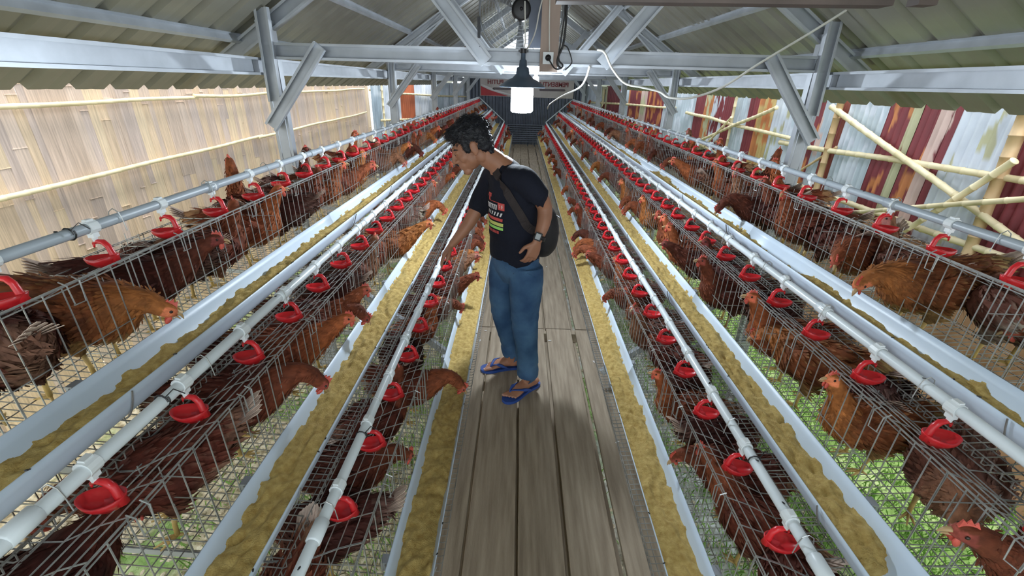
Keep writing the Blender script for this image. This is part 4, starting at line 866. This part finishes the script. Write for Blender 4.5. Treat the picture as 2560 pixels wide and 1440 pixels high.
# jeans
jb = MB()
jb.loft([(-.008, 2.268, .875), (-.006, 2.268, .86), (-.004, 2.268, .80), (.0, 2.268, .73), (.0, 2.268, .66)], [.125, .138, .152, .152, .10], [.10, .108, .112, .105, .07], side=LF, n=28)
jb.loft([(.055, 2.190, .78), (.056, 2.180, .66), (.055, 2.168, .52), (.058, 2.160, .44), (.070, 2.158, .33), (.080, 2.152, .23), (.084, 2.148, .150), (.085, 2.148, .118), (.085, 2.148, .114)], [.085, .088, .074, .068, .062, .059, .062, .064, .058], [.092, .093, .080, .074, .066, .062, .064, .066, .060], side=LF, n=24)
jb.loft([(-.052, 2.345, .78), (-.062, 2.340, .66), (-.070, 2.333, .52), (-.068, 2.330, .44), (-.048, 2.340, .33), (-.028, 2.350, .23), (-.014, 2.358, .155), (-.006, 2.362, .120), (-.006, 2.362, .116)], [.085, .088, .074, .068, .062, .058, .060, .062, .056], [.092, .093, .080, .074, .066, .060, .062, .064, .058], side=LF, n=24)
def denim(c):
    low = max(0, (.34 - c[2]) / .22) * min(1, max(0, (c[2] - .125) / .05)); k = max(0, 1 - abs(c[2] - .46) / .12); b = max(0, (c[2] - .6) / .2)
    return .004 * nz((c[0] * 12, c[1] * 12, c[2] * 10), 1, 4) + (.012 * low + .009 * k + .006 * b) * nz((c[0] * 8, c[1] * 8, c[2] * 24), 1, 8) + .002 * nz((c[0] * 30, c[1] * 30, c[2] * 30), 1, 3)
jeans = pput('jeans', remesh(jb, 'jeans', .0065, 'jeans', 3, None, denim))
m = MB(); jv = BVHTree.FromPolygons([v.co for v in jeans.data.vertices], [tuple(p.vertices) for p in jeans.data.polygons])
m.tube([snap(jv, V((.02, 2.11, .80)).lerp(V((.10, 2.12, .745)), t / 6)) for t in range(7)], .0022, 5); m.tube([snap(jv, V((.115, 2.15, .80 - .6 * t / 24)), .001) for t in range(25)], .0014, 4)
pput('jeans_seams', m.mesh('jeans_seams', 'jeans'))
# flip-flops
for P, ts in ((PN, -1), (PF, 1)):
    sd = P(0, 1, 0) - P(0, 0, 0); d = (P(1, 0, 0) - P(0, 0, 0))
    fl = empty('flip_flop', tuple(P(.5, 0, 0)), None); fl.parent = person; fl.matrix_parent_inverse = Matrix.Translation(-V(person.location))
    m = MB(); outl = [(-.04, 0), (-.02, .020), (.08, .032), (.3, .030), (.5, .034), (.75, .045), (.92, .040), (1.02, .022), (1.045, 0)]
    ring = [(u, w) for u, w in outl] + [(u, -w) for u, w in outl[-2:0:-1]]; n = len(ring)
    rg = cr([(u, w, 0) for u, w in ring] + [(ring[0][0], ring[0][1], 0)], 3)[:-1]; n = len(rg)
    vs = [P(q.x, q.y, z) for z in (.002, .005, .017, .019) for q in rg]
    m.add(vs, [(a * n + q, a * n + (q + 1) % n, (a + 1) * n + (q + 1) % n, (a + 1) * n + q) for a in range(3) for q in range(n)] + [tuple(range(n))[::-1], tuple(3 * n + q for q in range(n))])
    o = pput('sole', m.mesh('sole', 'sandal'), fl); o.matrix_parent_inverse = Matrix.Translation(-P(.5, 0, 0))
    m = MB()
    for q in (-1, 1): m.loft([P(.80, .018 * ts, .022), P(.76, .018 * ts + q * .006, .047), P(.62, q * .034, .058), P(.45, q * .043, .040), P(.33, q * .036, .018)], [.006, .008, .010, .009, .006], [.003, .0035, .0035, .0035, .003], side=tuple(d), n=8)
    o = pput('strap', m.mesh('strap', 'sandal', True), fl); o.matrix_parent_inverse = Matrix.Translation(-P(.5, 0, 0))
# watch
wc_, wd = V((.108, 2.092, .972)), V((-.33, -.35, -.9)).normalized(); u_ = V((1, -.2, 0)); u_ = (u_ - wd * u_.dot(wd)).normalized(); w_ = wd.cross(u_)
wt = empty('wristwatch', tuple(wc_)); wt.parent = person; wt.matrix_parent_inverse = Matrix.Translation(-V(person.location))
def wput(n, me): o = pput(n, me, wt); o.matrix_parent_inverse = Matrix.Translation(-wc_); return o
m = MB(); m.tube([wc_ + wd * t for t in (-.010, .010)], .0335, 20); wput('band', m.mesh('band', 'black', True))
fdir = V((-.25, -1, .15)); fdir = (fdir - wd * fdir.dot(wd)).normalized(); sdir = wd.cross(fdir)
Rm = Matrix((sdir, fdir, wd)).transposed()
m = MB(); m.box(wc_ + fdir * .034, (.034, .010, .040), None, 0, Rm); wput('case', m.mesh('case', 'black'))
m = MB(); m.box(wc_ + fdir * .0395, (.024, .001, .028), None, 0, Rm); wput('screen', m.mesh('screen', 'screen'))
# bag on his back with its strap
bc = V((.130, 2.365, .925)); bag = empty('sling_bag', tuple(bc), 'black sling bag hanging on the back of the man', 'bag')
m = MB(); Rb = Matrix((-FD, LF, UP)).transposed(); seg, ring = 28, 18; vs = []
for i in range(1, ring):
    a = PI * i / ring
    for k in range(seg):
        b = 2 * PI * k / seg; sg = lambda v, e: math.copysign(abs(v) ** e, v)
        p = V((sg(math.sin(a), .7) * sg(math.cos(b), .8) * .072, sg(math.sin(a), .7) * sg(math.sin(b), .8) * .105, sg(math.cos(a), .8) * .150)); p *= 1 + .05 * nz(p, 14)
        p.x += .01 * (1 - abs(p.z) / .15); vs.append(Rb @ p)
vs += [Rb @ V((0, 0, .15)), Rb @ V((0, 0, -.15))]; T = len(vs)
m.add(vs, [(i * seg + k, (i + 1) * seg + k, (i + 1) * seg + (k + 1) % seg, i * seg + (k + 1) % seg) for i in range(ring - 2) for k in range(seg)] + [(T - 2, k, (k + 1) % seg) for k in range(seg)] + [(T - 1, (ring - 2) * seg + (k + 1) % seg, (ring - 2) * seg + k) for k in range(seg)])
put('pouch', m.mesh('pouch', 'bag', True), bag)
m = MB(); m.tube([Rb @ V((.060 + .014 * math.sin(PI * t / 12), -.088 + .176 * t / 12, .085)) for t in range(13)], .003, 5); put('zip', m.mesh('zip', 'black'), bag)
m = MB(); path = [(-.115, 2.245, 1.285), (-.10, 2.17, 1.245), (-.045, 2.12, 1.165), (.005, 2.10, 1.09), (.055, 2.10, 1.02), (.105, 2.15, .985), (.135, 2.24, .985)]
pp = [snap(bv, p, .004) for p in cr(path, 5)]; vs = []
for i, p in enumerate(pp):
    t = (pp[min(i + 1, len(pp) - 1)] - pp[max(i - 1, 0)]).normalized(); l, n_, _, _ = bv.find_nearest(p); w = t.cross(n_).normalized() * .021
    vs += [p - w, p + w, p + w + n_ * .003, p - w + n_ * .003]
m.add(vs, [(i * 4 + q, i * 4 + (q + 1) % 4, (i + 1) * 4 + (q + 1) % 4, (i + 1) * 4 + q) for i in range(len(pp) - 1) for q in range(4)] + [(3, 2, 1, 0), tuple((len(pp) - 1) * 4 + q for q in range(4))])
o = put('shoulder_strap', m.mesh('shoulder_strap', 'strap'), bag); o.matrix_parent_inverse = Matrix.Translation(-bc)

# ---------------------------------------------------------------- lamps
def lamp(loc, label, energy, shade=True, drop=.22):
    e = empty('hanging_lamp', loc, label, 'lamp', None)
    if shade:
        m = MB(); pr = [(.010, .165), (.012, .120), (.018, .115), (.020, .085), (.030, .080), (.034, .050), (.052, .030), (.075, .020), (.100, .004), (.118, -.012), (.122, -.014), (.116, -.016), (.095, -.004), (.06, .012), (.02, .026)]
        n = 32; vs = [(r * math.cos(2 * PI * q / n), r * math.sin(2 * PI * q / n), z) for r, z in pr for q in range(n)]
        m.add(vs, [(i * n + q, i * n + (q + 1) % n, (i + 1) * n + (q + 1) % n, (i + 1) * n + q) for i in range(len(pr) - 1) for q in range(n)]); put('lamp_shade', m.mesh('lamp_shade', 'enamel', True), e)
        m = MB(); m.tube([(0, 0, .15), (0, 0, .172)], .016, 12); m.box((0, 0, .16), (.05, .02, .012)); put('lamp_holder', m.mesh('lamp_holder', 'black'), e)
    m = MB(); m.tube([(0, 0, .165 if shade else .03), (.008, 0, .20), (0, 0, .165 + drop)], .003, 6); put('cord', m.mesh('cord', 'cable'), e)
    r, h = (.058, .115) if shade else (.033, .06)
    m = MB(); m.tube([(0, 0, .02), (0, 0, -.012), (0, 0, -.020), (0, 0, -.02 - h), (0, 0, -.028 - h), (0, 0, -.031 - h)], [r * .5, r * .55, r * .97, r, r * .85, r * .4], 20); b = put('bulb', m.mesh('bulb', 'led', True), e); b.visible_shadow = False
    l = bpy.data.lights.new('lamp_light', 'POINT'); l.energy = energy; l.color = (.80, .90, 1.0); l.shadow_soft_size = .05
    lo = bpy.data.objects.new('lamp_light', l); COL.objects.link(lo); lo.parent = e; lo.location = (0, 0, -.02 - h / 2)
    if shade: e.scale = (1.12, 1.12, 1.05)
    return e
lamp((.005, 2.80, 1.655), 'lit white LED bulb under a round dark shade, nearest lamp over the walkway', 26)
lamp((.155, 5.35, 1.745), 'small bare lit LED bulb behind the shaded lamp', 15, False, .3)
lamp((XC, 8.6, 1.74), 'added bare LED bulb brightening the hall deep above the walkway', 17, False, .3)  # bulb added for more light inside the hall
lamp((XC, 11.6, 1.74), 'added bare LED bulb brightening the far end of the walkway', 13, False, .3)  # another added bulb, lifts the far interior
lamp((XC, -.45, 1.95), 'added unseen LED bulb brightening the walkway at the near end', 9, False, .3)  # unseen bulb added near the camera to brighten the interior

# ---------------------------------------------------------------- fan
fc = V((-.015, 3.38, 2.085)); fan = empty('ventilation_fan', tuple(fc), 'round black wall fan hanging behind the nearest truss', 'fan')
m = MB(); m.tube([(0, -.02, 0), (0, -.10, 0), (0, -.105, 0)], [.064, .060, .045], 28); m.tube([(0, -.10, 0), (0, -.12, 0)], .010, 10); put('motor', m.mesh('motor', 'black', True), fan)
for q in range(4):
    a = PI / 4 + q * PI / 2 + .3; m = MB(); m.ell((.066 * math.cos(a), -.085, .066 * math.sin(a)), (.009, .006, .009)); put('bolt', m.mesh('bolt', 'clipw', True), fan)
m = MB()
for r in [.085 + .021 * i for i in range(9)]: m.tube([(r * math.cos(2 * PI * q / 48), -.045 + .04 * (r / .26) ** 3, r * math.sin(2 * PI * q / 48)) for q in range(49)], .0022, 4, caps=False)
for q in range(16): a = 2 * PI * q / 16; m.tube([(.06 * math.cos(a), -.05, .06 * math.sin(a)), (.18 * math.cos(a + .12), -.035, .18 * math.sin(a + .12)), (.268 * math.cos(a + .2), .0, .268 * math.sin(a + .2))], .0018, 4)
put('wire_guard', m.mesh('wire_guard', 'guard'), fan)
m = MB(); n = 48; pr = [(.272, -.02), (.278, -.02), (.278, .09), (.272, .09)]
m.add([(r * math.cos(2 * PI * q / n), y, r * math.sin(2 * PI * q / n)) for r, y in pr for q in range(n)], [(i * n + q, i * n + (q + 1) % n, ((i + 1) % 4) * n + (q + 1) % n, ((i + 1) % 4) * n + q) for i in range(4) for q in range(n)]); put('housing_ring', m.mesh('housing_ring', 'guard', True), fan)
for q in range(3):
    a = q * 2 * PI / 3 + .5; m = MB(); vs = []
    for i in range(7):
        r = .05 + .035 * i; w = .35 - .02 * i
        for t in (-1, 1): vs.append((r * math.cos(a + t * w * .5), .03 + t * .022, r * math.sin(a + t * w * .5)))
    vs += [(x, y + .002, z) for x, y, z in vs]
    m.add(vs, [(2 * i, 2 * i + 1, 2 * i + 3, 2 * i + 2) for i in range(6)] + [(14 + 2 * i, 14 + 2 * i + 2, 14 + 2 * i + 3, 14 + 2 * i + 1) for i in range(6)]); put('blade', m.mesh('blade', 'guard', True), fan)
m = MB(); m.box((.06, -.03, -.27), (.42, .03, .028)); m.box((-.275, -.03, -.10), (.018, .03, .12)); m.box((-.275, -.03, -.25), (.03, .03, .05)); put('mounting_frame', m.mesh('mounting_frame', 'black'), fan)

# ---------------------------------------------------------------- board, socket, cords
m = MB(); m.box((.155, 2.93, 2.055), (.105, .02, .66)); put('wooden_board', m.mesh('wooden_board', 'board'), label='tan upright board fixed to the nearest truss above the walkway', cat='board')
m = MB(); m.box((.075, 3.3, 2.12), (.08, .03, .5)); put('dark_panel', m.mesh('dark_panel', 'dark_sheet'), label='narrow dark grey strip beside the fan, behind the tan board', cat='panel')
e = empty('wall_socket', (.149, 2.905, 1.795), 'white square socket on the lower end of the tan board', 'socket')
m = MB(); m.box((0, 0, 0), (.060, .03, .062)); put('housing', m.mesh('housing', 'clipw'), e)
m = MB(); m.tube([(0, -.012, .002), (0, -.035, .002)], [.018, .015], 16); put('plug', m.mesh('plug', 'black', True), e)
m = MB(); m.tube(cr([(.149, 2.868, 1.795), (.165, 2.86, 1.77), (.19, 2.87, 1.742), (.22, 2.88, 1.742), (.235, 2.88, 1.76), (.21, 2.88, 1.79), (.212, 2.87, 1.86), (.225, 2.86, 2.0), (.225, 2.86, 2.12)], 6), .0045, 6)
put('power_cord', m.mesh('power_cord', 'black', True), label='black power cord looping from the socket up beside the tan board', cat='cord')
m = MB(); m.tube(cr([(.236, 2.87, 2.10), (.236, 2.87, 1.95), (.228, 2.87, 1.86), (.205, 2.87, 1.80), (.205, 2.87, 1.76), (.228, 2.87, 1.742)], 5), .006, 6); m.tube(cr([(.228, 2.87, 1.86), (.255, 2.87, 1.85), (.283, 2.87, 1.79), (.280, 2.87, 1.765), (.250, 2.87, 1.735)], 5), .0035, 6)
put('hanging_strap', m.mesh('hanging_strap', 'black', True), label='black hanging strap with a bent hook right of the tan board', cat='strap')
def cable(pts, label, r=.006):
    m = MB(); m.tube(cr(pts, 6), r, 8); put('cable', m.mesh('cable', 'cable', True), label=label, cat='cable', group='pale cables under the roof')
cable([(1.74, 2.80, 2.07), (1.55, 2.80, 1.94), (1.32, 2.80, 1.79), (1.15, 2.80, 1.67), (.98, 2.80, 1.607), (.86, 2.82, 1.605), (.80, 2.84, 1.635), (.70, 2.85, 1.655), (.60, 2.86, 1.675), (.52, 2.87, 1.75), (.47, 2.88, 1.83), (.43, 2.90, 1.845)], 'long pale cable sagging from the right roof to the nearest truss', .0065)
cable([(.40, 2.95, 1.76), (.405, 3.1, 1.70), (.40, 3.4, 1.64), (.36, 4.2, 1.57), (.33, 5.5, 1.45), (.36, 6.5, 1.35), (.42, 7.0, 1.40)], 'thin white cable hanging down behind the nearest truss', .0065)
cable([(.12, 2.90, 2.15), (.09, 2.90, 2.04), (.07, 2.90, 1.93), (.04, 2.88, 1.86), (.01, 2.81, 1.82)], 'short white lamp cord beside the fan motor', .004)
cable([(.14, 2.90, 2.2), (.145, 2.90, 2.0), (.155, 2.90, 1.83)], 'thin white cord on the face of the tan board', .004)
# bar just overhead, its backlit darkness painted into the colour
e = empty('overhead_bar', (.36, 1.0, 1.824), 'steel bar just overhead, its backlit shade painted dark, at the top of the view', 'bar')
m = MB(); chan(m, (-.30, 0, 0), (.31, 0, .006), (0, 0, 1), (0, -1, 0), .052, .04); put('bar', m.mesh('bar', 'shaded_bar'), e)
m = MB(); m.box((.37, 0, .012), (.10, .05, .012)); m.box((.39, 0, -.004), (.035, .03, .02)); put('end_bracket', m.mesh('end_bracket', 'shaded_bar'), e)

# ---------------------------------------------------------------- banner on the far wall, seen from behind
bx0, bx1, bz0, bz1, by = -1.20, 1.52, 1.30, 1.775, 14.155
e = empty('banner', (0.16, by, 1.54), 'pale banner with mirrored red letters on the far wall', 'banner')
m = MB(); nn_ = 40; vs = [(bx0 - .16 + (bx1 - bx0) * i / nn_, .012 * math.sin(i * .9), (bz0 if j == 0 else bz1) - 1.54 - .02 * i / nn_) for j in (0, 1) for i in range(nn_ + 1)]; vs += [(x, y + .002, z) for x, y, z in vs]
k = nn_ + 1; m.add(vs, [(i, i + 1, k + i + 1, k + i) for i in range(nn_)] + [(2 * k + i, 3 * k + i, 3 * k + i + 1, 2 * k + i + 1) for i in range(nn_)]); put('cloth', m.mesh('cloth', 'banner'), e)
def flat(name, poly, matn, y=-.018):
    m = MB(); m.add([(x, y, z) for x, z in poly] + [(x, y + .001, z) for x, z in poly], [tuple(range(len(poly))), tuple(range(len(poly), 2 * len(poly)))[::-1]]); put(name, m.mesh(name, matn), e)
flat('red_corner', [(-1.34, -.23), (-.55, -.23), (-.8, -.16), (-1.1, -.08), (-1.34, .02)], 'banner_red')
flat('white_curve', [(-1.34, .03), (-1.1, -.07), (-.8, -.15), (-.45, -.21), (-.25, -.23), (-.25, -.215), (-.5, -.17), (-.8, -.10), (-1.1, .0), (-1.34, .08)], 'banner_white', -.019)
for x0, x1 in ((-1.0, -.45), (.35, 1.12)): flat('grey_pill', [(x0, -.04), (x0 + .03, -.07), (x1 - .03, -.07), (x1, -.04), (x1 - .03, -.01), (x0 + .03, -.01)], 'banner_grey', -.019)
def btext(body, x, z, size):
    c = bpy.data.curves.new('lettering', 'FONT'); c.body = body; c.size = size; c.extrude = .001; c.align_x = 'LEFT'; c.space_character = 1.02; c.offset = .004; c.materials.append(M['banner_ink'])
    t_ = bpy.data.objects.new('t_', c); COL.objects.link(t_); me = bpy.data.meshes.new_from_object(t_.evaluated_get(bpy.context.evaluated_depsgraph_get())); bpy.data.objects.remove(t_)
    o = bpy.data.objects.new('lettering', me); link(o, e); o.location = (x, -.020, z); o.rotation_euler = (PI / 2, 0, 0); o.scale = (-1, 1, 1)
btext('PEMBENTUKAN', 1.20, .05, .165); btext('PUTIH', -.68, .08, .165); btext('AN', -.35, .08, .165)

# ---------------------------------------------------------------- ground cover
def scatter(n, xf, yf, fn, name, matn, label, cat):
    m = MB()
    for _ in range(n): fn(m, xf(), yf())
    return put(name, m.mesh(name, matn), label=label, cat=cat, kind='stuff')
RS = random.Random(9)
def blade(m, x, y, z=None):
    z = GZ if z is None else z; h = RS.uniform(.03, .09); a = RS.uniform(0, 2 * PI); w = .003; dx, dy = math.cos(a) * h * .6, math.sin(a) * h * .6; px, py = -math.sin(a) * w, math.cos(a) * w
    m.add([(x - px, y - py, z), (x + px, y + py, z), (x + dx * .5 + px, y + dy * .5 + py, z + h * .7), (x + dx, y + dy, z + h), (x + dx * .5 - px, y + dy * .5 - py, z + h * .7)], [(0, 1, 2, 3, 4)])
scatter(9000, lambda: RS.uniform(1.0, 2.95), lambda: RS.triangular(.3, 6, 1.0), blade, 'grass', 'grass', 'short green grass growing under and beside the right cages', 'grass')
scatter(2500, lambda: RS.gauss(-.9, .45), lambda: RS.triangular(.6, 5, 1.2), blade, 'grass', 'grass', 'sparse green tufts of grass under the left cages', 'grass')
scatter(700, lambda: RS.uniform(-.35, .6), lambda: RS.uniform(.5, 3), blade, 'grass', 'grass', 'grass blades growing below the walkway boards', 'grass')
def stone(m, x, y):
    r = RS.uniform(.006, .026); m.ell((x, y, GZ + r * .3), (r, r * RS.uniform(.5, 1), r * RS.uniform(.25, .6)), Matrix.Rotation(RS.uniform(0, 6), 3, 'Z'), 6, 4)
scatter(3800, lambda: RS.uniform(-2.4, -.25), lambda: RS.triangular(.4, 5, 1.0), stone, 'rubble', 'stone', 'cream coloured rubble and droppings under the left cages', 'rubble')
scatter(1200, lambda: RS.uniform(.4, 1.9), lambda: RS.triangular(.4, 5, 1.0), stone, 'rubble', 'stone', 'pale crumbs of rubble under the right cages', 'rubble')
# palm standing outside the far gable
pm = empty('palm_tree', (.1, 22, GZ), 'dark palm seen through the open gable above the far wall', 'tree')
m = MB(); m.tube([(0, 0, 0), (.1, 0, 1.6), (0, 0, 3.0)], [.12, .10, .08], 10); put('trunk', m.mesh('trunk', 'board'), pm)
m = MB()
for q in range(13):
    a = q * 2 * PI / 13 + .2; L_ = 1.5; pts = [V((math.cos(a) * L_ * t, math.sin(a) * L_ * t, 3.0 + .9 * t - 1.25 * t * t)) for t in [i / 14 for i in range(15)]]
    m.tube(pts, .012, 4)
    for i in range(2, 14):
        for sgn in (-1, 1):
            d = V((-math.sin(a) * sgn, math.cos(a) * sgn, -.35)); t_ = (pts[i + 1] - pts[i]).normalized() if i < 14 else V((0, 0, 1)); l = .38 * (1 - abs(i - 7) / 10); p = pts[i]
            m.add([p - t_ * .015, p + t_ * .015, p + d * l + t_ * .12], [(0, 1, 2)])
put('fronds', m.mesh('fronds', 'leafd'), pm)
# flies
fm = MB(); fm.ell((0, 0, .002), (.0045, .0025, .002), None, 6, 4); fm.ell((.004, 0, .002), (.0018, .0018, .0016), None, 6, 4); fly = fm.mesh('fly', 'black')
RF = random.Random(21); cnt = {}
def fly_at(p, where):
    o = put('fly', fly, None, p, 'black fly resting on %s' % where, 'fly', 'flies on %s' % where); o.rotation_euler = (0, 0, RF.uniform(0, 6))
for s in (-1, 1):
    for k in range(3):
        for q in range(7):
            y = RF.uniform(.55, 2.6); fly_at((offx(s, troff(k) - TW * 1.0), y, trrim(k) + .001), 'the rim of the %s %s feed trough' % (SIDE[s], TIER[k]))
        for q in range(5):
            y = RF.uniform(.55, 2.2); fly_at((offx(s, pipoff(k)) + RF.uniform(-.003, .003), y, pipz(k) + .0135), 'the %s %s water pipe' % (SIDE[s], TIER[k]))
for q in range(10): fly_at((RF.uniform(-1.3, 1.4), 2.93, 1.846), 'the nearest tie beam')

ff = MB(); ff.loft([(-.012, 0, .001), (-.004, 0, .003), (.006, 0, .004), (.014, 0, .002)], [.001, .004, .005, .001], [.0008, .001, .001, .0005], n=8, sub=3); fme = ff.mesh('fallen_feather', 'banner_white', True)
for q in range(16):
    o = put('fallen_feather', fme, None, (RF.uniform(-.28, .55), RF.triangular(.9, 6, 2.2), .002), 'tiny white feather lying on the walkway boards', 'feather', 'white feathers on the walkway'); o.rotation_euler = (0, 0, RF.uniform(0, 6))
